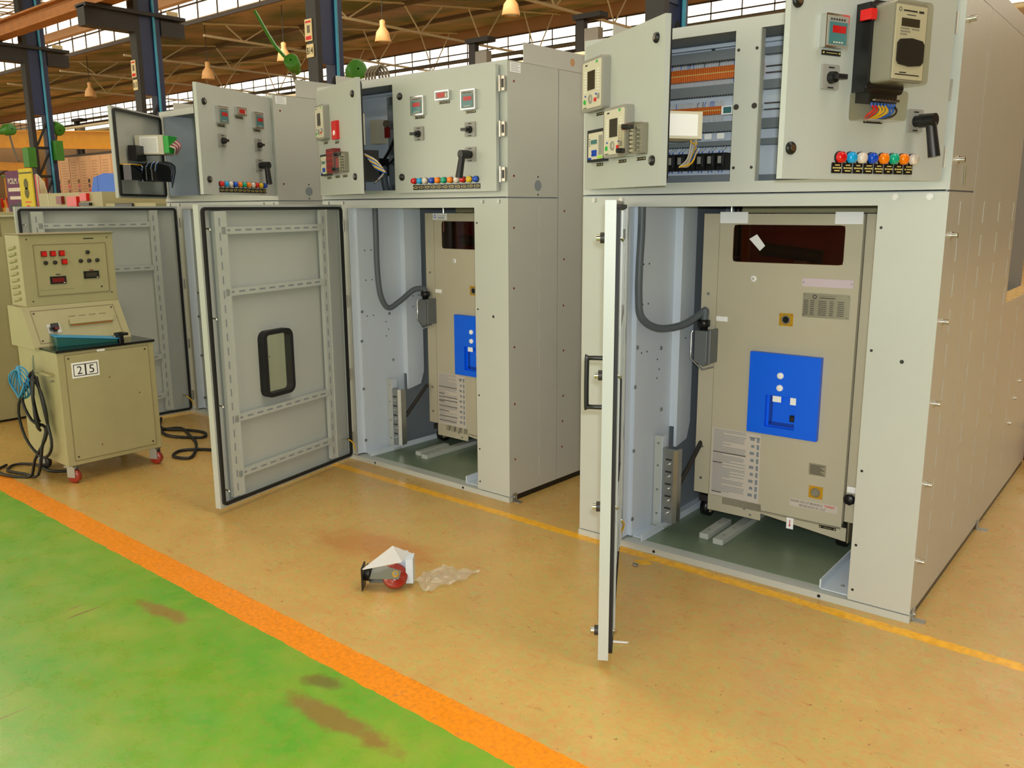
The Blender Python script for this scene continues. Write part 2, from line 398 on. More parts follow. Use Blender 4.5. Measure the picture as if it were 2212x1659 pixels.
def truss(x, where, y0=YS[2]+.4, y1=YS[3]-.3, zb=7.85, m='truss_pale'):
    g = MB(); zt = lambda y: ZL-.08+(ZH-ZL)*(y-YS[2])/PER if y >= YS[2] else ZL-.08+(ZH-ZL)*(y-YS[1])/PER
    c = MB().box(x-.035, x+.035, y0, y1, zb-.04, zb+.04, m)
    ro = thing('roof_truss', where, 'roof truss', (x, y0, zb), 0, 'roof trusses')
    def sh(mb, nm): mb.v = [(a-x, b-y0, cc-zb) for a, b, cc in mb.v]; mb.build(nm, ro)
    sh(c, 'bottom_chord')
    t = MB().tube([(x, y0, zt(y0)), (x, y1, zt(y1))], .04, m, 6); sh(t, 'top_chord')
    n = 4; st = (y1-y0)/n
    for i in range(n):
        a = y0+st*i; b = a+st/2
        sh(MB().tube([(x, a+.9, zt(a+.9)), (x, b, zb)], .027, m, 6), 'diagonal_brace')
        sh(MB().tube([(x, b, zb), (x, a+st-.5, zt(a+st-.5))], .027, m, 6), 'diagonal_brace')
TX = [-5.3-6.27*k for k in range(1, 8)]
nm_ = ['pale welded roof truss above and behind the B14 column', 'pale welded roof truss seen between the B14 and B13 columns', 'pale welded roof truss reaching the skylight above the B13 column',
       'pale welded roof truss low in the gap left of the B13 column', 'pale welded roof truss passing behind the leftmost column', 'far small roof truss just right of the leftmost column', 'farthest roof truss at the left edge']
for x, l in zip(TX, nm_): truss(x, l)

# ------------------------------------------------------------------ columns
def column(k, signs, label):
    xr = (-5.37, -12.05, -18.17, -24.02)[k]; x0 = xr-.27; y0 = 6.23; y1 = 6.78
    c = thing('steel_column', label, 'column', (x0, y0, 0), 0, 'blue building columns')
    L_ = lambda a: a
    b = MB()
    b.box(0, .27, 0, .10, 0, ZL, 'column_dark'); b.box(.02, .27, .36, .55, 0, ZL, 'column_blue')
    b.build('channel', c)
    MB().box(.22, .262, .10, .36, 3.95, ZL, 'column_blue').build('web_plate', c)
    lc = MB()
    for i in range(5):
        z = .3+.72*i; lc.tube([(.24, .1, z), (.24, .4, z+.62)], .03, 'column_dark', 6)
        lc.box(.2, .26, .1, .36, z-.09, z-.02, 'column_dark')
    lc.build('lacing', c)
    MB().tube([(.30, .40, .2), (.30, .40, ZL-.3)], .028, 'pipe_blue', 10).build('air_pipe', c)
    if k >= 2:
        cb = MB(); cb.box(-.02, .3, -1.05, 0, 5.2, 5.58, 'column_dark'); cb.box(-.02, .3, .56, 1.1, 5.2, 5.5, 'column_dark')
        cb.box(-.1, .38, -1.05, 1.1, 5.55, 5.62, 'column_dark'); cb.box(.31, .34, .7, .95, 5.55, 5.72, 'sign_cream'); cb.build('bracket', c)
    if signs:
        s = MB().box(.0, .19, -.02, -.005, 4.05, 4.26, 'sign_cream'); s.text(signs, .095, 4.155, .11, -.022, 'black_text', .16, bold=True); s.build('number_plate', c)
        q = MB().box(-.02, .17, -.02, -.005, 4.31, 4.66, 'sign_cream'); q.box(.04, .12, -.022, -.02, 4.44, 4.56, 'machine_grey'); q.box(.0, .15, -.022, -.02, 4.33, 4.39, 'red')
        q.box(.0, .15, -.022, -.02, 4.6, 4.63, 'red'); q.build('notice', c)
    return c
column(0, None, 'dark building column behind the open upper door of the right switchgear cabinet')
column(1, 'B14', 'dark blue building column carrying the B14 number plate')
column(2, 'B13', 'dark blue building column carrying the B13 number plate')
column(3, None, 'dark blue building column nearest the left edge of the photo')
# crane runway on the brackets
cb = thing('crane_runway_beam', 'rusty orange crane runway beam resting on the column brackets at upper left', 'beam', (-17.6, 5.63, 5.66))
b = MB(); b.box(-40, 1.6, -.16, .16, 0, .04, 'crane_orange'); b.box(-40, 1.6, -.02, .02, .04, .32, 'crane_orange'); b.box(-40, 1.6, -.16, .16, .32, .36, 'crane_orange'); b.build('girder', cb)
MB().box(-40, 1.6, -.03, .03, .36, .42, 'steel_dark').build('rail', cb)
# row of bell lamps
def lamp(x, y, z, label):
    t = thing('high_bay_lamp', label, 'lamp', (x, y, z), 0, 'hanging bell lamps')
    MB().lathe([(0, .24), (.02, .25), (.28, .2), (.42, .1), (.46, .08), (.62, .09), (.66, .02)], (0, 0, 0), (0, 0, 1), 'lamp_cream', 24).build('shade', t)
    MB().lathe([(.03, .001), (.03, .22), (.1, .12)], (0, 0, 0), (0, 0, 1), 'white', 20).build('bulb', t)
    MB().cyl((0, 0, .64), (0, 0, 2.1), .014, 'steel_dark', 6).build('suspension_rod', t)
for rx, rr, D, l in ((-.857, .282, 19.0, 'cream bell lamp hanging above the middle cabinet, rightmost in view'), (-1.133, .279, 19.0, 'cream bell lamp hanging just right of the B14 column'),
                     (-1.406, .277, 19.0, 'cream bell lamp hanging just left of the B14 column'), (-1.668, .271, 19.0, 'cream bell lamp hanging right of the B13 column'), (-2.2, .28, 19.0, 'cream bell lamp hanging left of the B13 column')):
    lamp(.369+rx*D, -3.273+D, 1.552+rr*D-.25, l)

# ------------------------------------------------------------------ switchgear cabinets
W, H, SE, D1, V2 = 1.5, 2.254, 1.6, .409, 1.38
ZIP = [-.079, .079]
def screw(mb, x, y, z, d, r=.006, m='zinc'):
    d = Vector(d); p = Vector((x, y, z)); mb.cyl(p, p+d*.004, r, m, 10); mb.cyl(p+d*.004, p+d*.006, r*.55, m, 8)
def bolt(mb, x, y, z, d, r=.011, h=.012, m='chrome'):
    d = Vector(d); p = Vector((x, y, z)); mb.cyl(p, p+d*.003, r*1.35, m, 14); mb.cyl(p+d*.003, p+d*h, r, m, 6)
def nameplate(parent, x0, x1, z, h, y, lines=1):
    p = MB().box(x0, x1, y-.003, y, z-h/2, z+h/2, 'black'); w_ = x1-x0
    p.cyl((x0+.006, y-.0045, z), (x0+.006, y-.003, z), .003, 'gold_text', 8); p.cyl((x1-.006, y-.0045, z), (x1-.006, y-.003, z), .003, 'gold_text', 8)
    for i in range(lines):
        zz = z+(i-(lines-1)/2)*h/(lines+.8); k = .3+.25*random.random()
        xx = x0+w_*(.5-k/2)
        while xx < x0+w_*(.5+k/2):
            l = .003+.004*random.random(); p.box(xx, xx+l, y-.0042, y-.003, zz-h*.06, zz+h*.06, 'gold_text'); xx += l+.0015
    p.build('nameplate', parent)
def lamp_part(parent, x, z, y, lens, nm, r=.0165):
    p = MB(); p.cyl((x, y, z), (x, y-.006, z), r, 'black', 20)
    p.lathe([(0, r*.92), (.012, r*.92), (.017, r*.8), (.019, r*.45), (.0195, 0)], (x, y-.005, z), (0, -1, 0), lens, 20)
    p.build('indicator_lamp', parent, label=nm+' indicator lamp')
LENS = {'r': ('lens_red', 'red'), 'c': ('lens_cyan', 'cyan'), 'w': ('lens_clear', 'clear'), 'b': ('lens_blue', 'blue'), 'o': ('lens_orange', 'orange'), 'g': ('lens_green', 'green'), 'y': ('lens_yellow', 'yellow')}
def panel_meter(parent, cx, cz, y, w_=.098, h_=.096, small=False):
    p = MB(); a, b = cx-w_/2, cx+w_/2
    p.rbox(a, b, y-.022, y, cz-h_/2, cz+h_/2, .003, 'chrome', 2)
    p.box(a+.006, b-.006, y-.024, y-.022, cz-h_/2+.006, cz+h_/2-.006, 'grey_device')
    if small:
        p.box(a+.02, b-.026, y-.026, y-.024, cz-h_*.25, cz+h_*.25, 'display_red'); p.box(b-.022, b-.012, y-.026, y-.024, cz-h_*.25, cz+h_*.1, 'device_face')
    else:
        p.box(a+.012, b-.012, y-.026, y-.024, cz-h_/2+.01, cz+h_/2-.024, 'lcd_teal')
        p.box(a+.024, b-.018, y-.027, y-.026, cz-.006, cz+.014, 'display_red')
        for k in range(6): p.box(a+.016+.011*k, a+.022+.011*k, y-.025, y-.024, cz+h_/2-.019, cz+h_/2-.014, 'black_text')
        for k in range(4): p.box(a+.03+.011*k, a+.036+.011*k, y-.027, y-.026, cz-h_*.36, cz-h_*.32, 'device_face')
    p.build('panel_meter', parent)
def rotary(parent, cx, cz, y, dx=1, big=False):
    p = MB(); s_ = .036
    p.rbox(cx-s_, cx+s_, y-.008, y, cz-s_+.002, cz+s_+.002, .005, 'switch_grey', 3)
    for k in (-1, 1): p.box(cx-.012, cx+.012, y-.009, y-.008, cz+k*.029-.002, cz+k*.029+.002, 'black_text')
    p.cyl((cx, y-.008, cz), (cx, y-.026, cz), .0185, 'black', 20, .016)
    if not big:
        d = Vector((dx, 0, -.05)).normalized()
        p.T = Matrix.Translation((cx, 0, cz)); p.box(-.008, .03, y-.045, y-.024, -.007, .007, 'black') if dx > 0 else p.box(-.03, .008, y-.045, y-.024, -.007, .007, 'black'); p.T = None
    else:
        p.cyl((cx, y-.024, cz), (cx+.006*dx, y-.075, cz), .022, 'black', 20, .021)
        a = Vector((cx+.006*dx, y-.058, cz)); e = Vector((cx+.016*dx, y-.075, cz-.115))
        p.cyl(a, e, .016, 'black', 16, .019)
    p.build('rotary_switch' if not big else 'pistol_grip_switch', parent)
def relay(parent, x0, x1, z0, z1, y):
    p = MB(); w_ = x1-x0; h_ = z1-z0
    p.rbox(x0, x1, y-.034, y, z0, z1, .016, 'grey_device'); p.rbox(x0+.014*w_/.2, x1-.014*w_/.2, y-.037, y-.034, z0+.012, z1-.012, .008, 'device_face', 3)
    c = (x0+x1)/2; p.box(c-w_*.18, c+w_*.16, y-.039, y-.037, z0+h_*.4, z0+h_*.76, 'lcd_dark')
    for k in range(8):
        for q in (-.33, .26): p.box(c+w_*q, c+w_*(q+.09), y-.0385, y-.037, z0+h_*(.37+.053*k), z0+h_*(.395+.053*k), 'led_white')
    p.cyl((c-w_*.3, y-.037, z0+h_*.19), (c-w_*.3, y-.041, z0+h_*.19), w_*.045, 'green_btn', 10)
    p.box(c+w_*.14, c+w_*.24, y-.04, y-.037, z0+h_*.16, z0+h_*.23, 'red')
    p.lathe([(0, w_*.09), (.003, w_*.09), (.003, w_*.05)], (c-w_*.04, y-.037, z0+h_*.23), (0, -1, 0), 'grey_device', 14)
    for q in (-.3, .2): p.box(c+w_*q, c+w_*(q+.05), y-.04, y-.037, z0+h_*.285, z0+h_*.315, 'lens_blue')
    p.box(c+w_*.28, c+w_*.38, y-.04, y-.037, z0+h_*.2, z0+h_*.3, 'grey_device')
    p.box(c+w_*.2, c+w_*.28, y-.038, y-.037, z1-h_*.12, z1-h_*.07, 'green_btn')
    p.box(c-w_*.38, c-w_*.22, y-.038, y-.037, z0+h_*.07, z0+h_*.085, 'black_text'); p.box(c-w_*.3, c-w_*.2, y-.038, y-.037, z1-h_*.13, z1-h_*.1, 'black_text')
    p.build('protection_relay', parent, bevel=.002)
def annunciator(parent, x0, x1, z0, z1, y):
    p = MB(); w_, h_ = x1-x0, z1-z0; p.rbox(x0, x1, y-.02, y, z0, z1, .003, 'black', 2); p.box(x0+w_*.09, x1-w_*.09, y-.022, y-.02, z0+h_*.08, z1-h_*.1, 'device_face')
    p.box(x0+w_*.26, x0+w_*.6, y-.024, y-.022, z0+h_*.55, z0+h_*.68, 'lcd_teal')
    for i in range(3):
        for j in range(2): p.cyl((x0+w_*(.36+.1*i), y-.022, z0+h_*(.22+.1*j)), (x0+w_*(.36+.1*i), y-.026, z0+h_*(.22+.1*j)), w_*.04, 'lens_blue', 8)
    p.box(x0+w_*.66, x1-w_*.1, y-.024, y-.022, z0+h_*.1, z0+h_*.17, 'lime'); p.box(x0+w_*.7, x1-w_*.1, y-.023, y-.022, z0+h_*.2, z0+h_*.8, 'grey_device')
    p.box(x0+w_*.1, x0+w_*.28, y-.024, y-.022, z0+h_*.08, z0+h_*.14, 'lens_blue')
    for k in range(4): p.box(x0+w_*.13, x0+w_*.2, y-.023, y-.022, z0+h_*(.5+.07*k), z0+h_*(.52+.07*k), 'black_text')
    p.build('annunciator', parent)
def test_block(parent, x0, x1, z0, z1, y, d=.055):
    p = MB(); p.box(x0+.015, x1-.01, y-.02, y, z0+.005, z1-.005, 'grey_device'); p.box(x0+.03, x0+.045, y-.022, y-.02, z0+.01, z1-.01, 'black')
    for k in range(6):
        z = z0+.018+k*(z1-z0-.03)/5.5; p.cyl((x1-.035, y-.02, z), (x1-.035, y-.034, z), .007, 'chrome', 10); p.cyl((x0+.055, y-.02, z), (x0+.055, y-.03, z), .006, 'device_face', 8)
    p.box(x0, x0+.012, y-d*.6, y, z0+.01, z1-.03, 'red'); p.box(x0, x0+.05, y-d*.7, y-.02, z1-.02, z1-.004, 'red')
    p.cyl((x0+.055, y-d-.01, z1-.012), (x0+.055, y-.02, z1-.012), .01, 'black', 12); p.cyl((x0+.012, y-d-.01, z0+.02), (x0+.012, y-.02, z0+.02), .01, 'black', 12)
    p.build('test_terminal_block', parent)
    MB().rbox(x0, x1, y-d, y-.001, z0, z1, .008, 'clear_plastic', 3).build('clear_cover', parent)
def latch(parent, x, z, y):
    p = MB(); p.lathe([(0, .019), (.006, .019), (.010, .016), (.011, .0)], (x, y, z), (0, -1, 0), 'black', 20); p.cyl((x, y-.009, z), (x, y-.014, z), .009, 'chrome', 16); p.build('cam_latch', parent)
def pan_door(parent, name, side, uh, vh, th, w_, z0, z1, t, win=None, m='paint'):
    # local: x = along the door from the hinge (negative for right hinged), inner face y=0, outer y=-t
    ang = -th if side > 0 else th; s = side
    d = MB(); a, b = 0, s*w_
    if win:
        x0, x1, q0, q1 = win
        for bx in ((a, x0, z0, z1), (x1, b, z0, z1), (x0, x1, z0, q0), (x0, x1, q1, z1)): d.box(bx[0], bx[1], -t, -t+.008, bx[2], bx[3], m)
    else: d.box(a, b, -t, -t+.008, z0, z1, m)
    f = .022
    d.box(a, a+s*.004, -t+.008, 0, z0, z1, m); d.box(b-s*.004, b, -t+.008, 0, z0, z1, m)
    d.box(a+s*.004, b-s*.004, -t+.008, 0, z0, z0+.004, m); d.box(a+s*.004, b-s*.004, -t+.008, 0, z1-.004, z1, m)
    d.box(a+s*.004, a+s*f, -.003, 0, z0+.004, z1-.004, m); d.box(b-s*f, b-s*.004, -.003, 0, z0+.004, z1-.004, m)
    d.box(a+s*f, b-s*f, -.003, 0, z0+.004, z0+f, m); d.box(a+s*f, b-s*f, -.003, 0, z1-f, z1-.004, m)
    o = d.build(name, parent, (uh, vh, 0), ang)
    xs = sorted((a+s*.012, b-s*.012))
    MB().ring(xs[0], xs[1], 0, .013, z0+.012, z1-.012, .025, .016, 'gasket').build('gasket', o)
    return o
def slotted(parent, x0, x1, z0, z1, vertical):
    g = MB(); g.box(x0, x1, -.012, .012, z0, z1, 'paint')
    if vertical:
        g.box(x0, x0+.006, -.026, .018, z0, z1, 'paint'); z = z0+.03
        while z < z1-.05: g.box((x0+x1)/2-.005+.008, (x0+x1)/2+.003+.008, .012, .0127, z, z+.04, 'inner_dark'); z += .072
    else:
        x = x0+.03
        while x < x1-.04: g.box(x, x+.042, .012, .0127, (z0+z1)/2-.003, (z0+z1)/2+.006, 'inner_dark'); x += .073
    g.build('slotted_rib', parent)
def lower_door(parent, th, handle=True):
    d = pan_door(parent, 'lower_door', 1, -1.263, -.0395, R(th), 1.085, .03, 1.572, .035, (.505, .71, .555, .895))
    slotted(d, .925, .998, .07, 1.54, True); slotted(d, .158, .21, .07, 1.545, True)
    for z in (1.427, 1.118, .462, .165): slotted(d, .212, .957, z, z+.036, False)
    g = MB(); g.ring(.493, .722, -.03, .016, .543, .907, .045, .022, 'gasket', 6); g.build('window_gasket', d)
    MB().rbox(.5, .715, -.034, -.03, .55, .9, .04, 'glass', 5).build('viewing_pane', d)
    for z in (1.456, 1.016, .569, .121):
        q = MB(); q.tube([(1.04, -.03, z), (1.04, .012, z), (1.038, .024, z-.008)], .0045, 'chrome', 8); q.build('latch_hook', d)
        q = MB(); q.cyl((1.045, -.035, z), (1.045, -.05, z), .017, 'steel_dark', 16); q.cyl((1.045, -.05, z), (1.045, -.062, z), .01, 'chrome', 6); q.build('latch_bolt', d)
    if handle:
        q = MB(); q.tube([(1.0, -.035, 1.065), (1.0, -.085, 1.065), (1.0, -.09, 1.06), (1.0, -.09, .905), (1.0, -.085, .90), (1.0, -.035, .90)], .008, 'black', 10, 2); q.build('pull_handle', d)
    q = MB(); q.cyl((.06, -.03, .16), (.06, .02, .16), .007, 'chrome', 8); q.tube([(.06, .015, .16), (.03, .03, .13), (.0, .02, .08)], .004, 'wire_yellow', 6); q.build('earth_lead', d)
    return d
def hinge(parent, x, z, y=0, s=1):
    p = MB(); p.cyl((x, y-.012, z-.038), (x, y-.012, z+.038), .007, 'hinge_metal', 12); p.box(x+.004*s, x+.028*s, y-.01, y+.001, z-.034, z+.034, 'hinge_metal')
    p.box(x+.01*s, x+.024*s, y-.0115, y-.0095, z-.02, z+.02, 'black'); p.build('hinge', parent)

def cabinet(i, loc, rz, label, deep=1.38):
    c = thing('switchgear_cabinet', label, 'electrical cabinet', (loc[0], loc[1], 0), rz, 'open switchgear cabinets')
    def part(mb, nm, **k): return mb.build(nm, c, **k)
    lf = MB(); t = .003
    for x0, x1, z0, z1 in ((-W, -1.262, .031, SE-.004), (-.229, 0, .031, SE-.004), (-1.262, -.229, 1.551, SE-.004)): lf.box(x0, x1, 0, t, z0, z1, 'paint')
    lf.box(-1.264, -1.262, 0, .05, .036, 1.551, 'paint_cool_lit'); lf.box(-.231, -.229, 0, .05, .036, 1.551, 'paint')
    lf.box(-1.262, -.231, .003, .05, 1.551, 1.553, 'paint')
    for x in (-.172, -.06, -1.44, -1.3): bolt(lf, x, 0, 1.581, (0, -1, 0), .009, .007, 'zinc')
    for z in (1.473, 1.025, .56, .26, .075): lf.cyl((-.214, .001, z), (-.214, -.0005, z), .0055, 'black', 10)
    lf.cyl((-.105, .001, .994), (-.105, -.0005, .994), .0075, 'black', 12)
    part(lf, 'lower_frame')
    br = MB(); br.box(-W-.002, .002, -.006, .06, 0, .028, 'paint'); br.cyl((-1.09, -.005, .014), (-1.09, -.0075, .014), .007, 'black', 10); br.cyl((-.34, -.005, .014), (-.34, -.0075, .014), .007, 'black', 10)
    part(br, 'base_rail')
    uf = MB(); zt = SE+.004
    for x0, x1, z0, z1 in ((-W, -1.44, zt, H), (-.803, -.703, zt, H), (-.08, 0, zt, H), (-1.44, -.803, zt, 1.648), (-.703, -.08, zt, 1.648), (-1.44, -.803, 2.212, H), (-.703, -.08, 2.212, H)):
        uf.box(x0, x1, 0, t, z0, z1, 'paint')
    uf.box(-.805, -.803, .003, .04, 1.648, 2.212, 'paint'); uf.box(-.703, -.701, .003, .04, 1.648, 2.212, 'paint')
    for z, r_ in ((2.14, .006), (1.93, .011), (1.70, .006)):
        for x in (-.79, -.716): uf.cyl((x, .001, z), (x, -.002, z), r_, 'steel_dark', 12)
    part(uf, 'upper_frame')
    for x, xi in ((-W, -W+.006), (-t, -.012)):
        sd = MB()
        sd.box(x, x+t, t, D1-.003, .031, SE-.003, 'paint_side'); sd.box(x, x+t, t, D1-.003, SE+.003, H, 'paint_side')
        sd.box(x, x+t, D1+.003, deep, .031, H, 'paint_side')
        if deep > 1: sd.box(x, x+t, deep, 2.62, .031, 1.092, 'paint_side')
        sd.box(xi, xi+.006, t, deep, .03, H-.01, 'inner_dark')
        if x == -W: part(sd, 'left_side_panel')
    if i == 1:
        for v in (.19, .62, .95, 1.30, 1.75):
            z = .18
            while z < (1.55 if v < 1.4 else 1.0):
                sd.box(-.001, .0012, v, v+.0025, z, z+.085, 'paint'); z += .13
        for v, z in ((.061, 2.162), (.089, 1.706), (.09, 1.447), (.084, 1.14), (.076, .839), (.065, .533), (.063, .229)): bolt(sd, 0, v, z, (1, 0, 0), .010, .022)
        for v, z in ((2.2, .9), (2.3, .66), (2.1, .6), (2.4, .72), (2.0, .52), (1.9, .4)): bolt(sd, 0, v, z, (1, 0, 0), .009, .01)
        sd.tube([(.004, .19, 1.69), (.004, .2, 1.62)], .003, 'chrome', 6)
    else:
        for v, z in ((.05, 2.158), (.045, 1.45), (.043, 1.144), (.044, .838), (.046, .534), (.047, .231), (.465, 1.53), (.464, 1.272), (.462, 1.019), (.465, .767), (.464, .508), (.461, .361), (.458, .212), (.047, 1.706)):
            sd.cyl((-.001, v, z), (.0012, v, z), .006, 'dark_red', 10)
        z = .1
        while z < 1.5: sd.box(-.001, .0012, .25, .2525, z, z+.11, 'paint'); z += .15
        sd.cyl((-.001, .238, 1.661), (.001, .238, 1.661), .028, 'inner_dark', 24)
        sd.cyl((-.001, .238, 1.705), (.001, .238, 1.705), .005, 'black', 8); sd.cyl((-.001, .238, 1.615), (.001, .238, 1.615), .005, 'black', 8)
        sd.box(-.001, .001, .02, .1, 2.2, 2.246, 'white')
        for k in range(5): sd.box(.001, .0014, .028, .092-.012*(k % 2), 2.207+.008*k, 2.209+.008*k, 'inner_dark')
    part(sd, 'right_side_panel')
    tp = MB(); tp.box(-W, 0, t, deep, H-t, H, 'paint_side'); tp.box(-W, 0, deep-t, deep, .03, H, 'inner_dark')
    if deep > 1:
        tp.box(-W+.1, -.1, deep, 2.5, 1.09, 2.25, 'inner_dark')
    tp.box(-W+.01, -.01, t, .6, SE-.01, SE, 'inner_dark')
    part(tp, 'roof_sheet')
    for x, v0, hole in ((-.103, .244, True), (-1.4, .065, False)):
        vb = MB(); vb.box(x, x+.003, v0, (2.45 if i == 1 and hole else deep-.05), H+.001, ((2.44 if i == 1 else 2.376) if hole else 2.32), 'paint_side'); vb.box(x-.03, x, v0, deep-.05, H, H+.004, 'paint_side')
        if hole: vb.cyl((x+.002, .66, 2.325), (x+.0045, .66, 2.325), .02, 'gutter', 20)
        part(vb, 'top_flange')
    pl = MB(); pl.box(-W+.004, -.004, .065, (2.6 if deep > 1 else deep), .0, .0295, 'black'); part(pl, 'plinth')
    fp = MB(); fp.box(-W+.01, -.013, .06, .95, .024, .03, 'zinc_floor'); part(fp, 'floor_plate')
    ft = MB(); ft.box(.003, .05, .02, .05, 0, .005, 'zinc'); ft.box(.003, .008, .02, .05, 0, .045, 'zinc'); screw(ft, .008, .035, .025, (1, 0, 0), .009); ft.build('anchor_foot', c)
    if i == 1:
        ft = MB(); ft.box(.003, .05, 1.22, 1.25, 0, .005, 'zinc'); ft.box(.003, .008, 1.22, 1.25, 0, .045, 'zinc'); ft.build('anchor_foot', c)
    # inside of the lower bay
    iw = MB(); iw.box(-1.262, -1.24, .05, .39, .036, 1.595, 'paint_cool_lit'); iw.box(-1.24, -1.2, .39, .53, .5, 1.595, 'paint_cool_lit'); iw.box(-1.262, -1.24, .39, .95, .036, 1.595, 'inner_dark')
    iw.prism([(.39, .5), (.53, .5), (.5, .42), (.39, .40)], -1.215, -1.2, 'paint_cool_lit', 'x')
    for v, z in ((.1, 1.3), (.15, 1.3), (.1, 1.12), (.15, 1.12), (.1, .9), (.15, .9), (.25, .85), (.27, .8), (.25, .76), (.45, 1.0), (.5, 1.0), (.45, .93), (.5, .93)):
        iw.cyl((-1.241 if v < .39 else -1.201, v, z), (-1.2385 if v < .39 else -1.1985, v, z), .004, 'black', 8)
    for v, z in ((.06, .93), (.05, .75), (.05, .45), (.28, .9), (.3, .6), (.3, .3), (.05, .12), (.3, .12)): bolt(iw, -1.24, v, z, (1, 0, 0), .007, .006, 'zinc')
    part(iw, 'inner_side_wall')
    bw = MB(); bw.box(-1.24, -.014, .93, .95, .03, 1.595, 'inner_dark'); bw.box(-.24, -.02, .05, .06, .036, 1.59, 'paint_cool_lit'); bw.box(-.231, -.225, .06, .93, .036, 1.59, 'paint_cool_lit')
    for k in range(5): bw.cyl((-1.16+.045*k, .9, 1.3), (-1.16+.045*k, .9, 1.59), .018, 'steel_dark', 10)
    bw.box(-1.05, -.3, .7, .72, 1.52, 1.59, 'old_paint'); bw.cyl((-1.06, .6, 1.4), (-1.06, .6, 1.58), .008, 'chrome', 8)
    part(bw, 'bay_lining')
    lw = MB(); lw.box(-1.24, -1.17, .06, .8, .03, .037, 'paint_cool_lit'); lw.box(-1.178, -1.172, .03, .72, .03, .062, 'paint_cool_lit'); part(lw, 'guide_rail')
    lw = MB(); lw.box(-.35, -.232, .03, .72, .03, .034, 'paint_cool_lit'); lw.box(-.352, -.346, .03, .72, .03, .07, 'paint_cool_lit'); screw(lw, -.28, .1, .034, (0, 0, 1), .008); part(lw, 'guide_rail')
    for x0, x1, ya, yb in ((-.985, -.94, .235, .49), (-.905, -.855, .21, .8)):
        lw = MB(); lw.box(x0, x1, ya, yb, .03, .056, 'paint'); screw(lw, (x0+x1)/2, ya+.06, .056, (0, 0, 1), .006); screw(lw, (x0+x1)/2, ya+.17, .056, (0, 0, 1), .006); part(lw, 'guide_bar', bevel=.002)
    sb = MB(); sb.box(-1.235, -1.195, .24, .243, .037, .487, 'paint'); sb.box(-1.195, -1.192, .24, .28, .037, .487, 'paint_cool_lit'); sb.box(-1.25, -1.16, .22, .28, .037, .041, 'paint')
    for z in (.1, .22, .34, .45): sb.cyl((-1.215, .2405, z), (-1.215, .238, z), .006, 'zinc', 8)
    part(sb, 'shutter_bracket')
    sm = MB(); sm.prism([(-1.19, .24), (-1.175, .225), (-1.125, .225), (-1.11, .24), (-1.11, .28), (-1.12, .28), (-1.12, .245), (-1.18, .245), (-1.18, .28), (-1.19, .28)], .07, .43, 'zinc', 'z')
    for k in range(5): sm.cyl((-1.15, .225, .12+.06*k), (-1.15, .215, .12+.06*k), .006, 'chrome', 8); sm.box(-1.165, -1.135, .221, .226, .14+.06*k, .146+.06*k, 'steel_dark')
    part(sm, 'shutter_slide')
    ar = MB(); ar.tube([(-1.13, .26, .22), (-1.11, .36, .33), (-1.1, .46, .43)], .012, 'steel_dark', 8, 1); part(ar, 'shutter_arm')
    return c

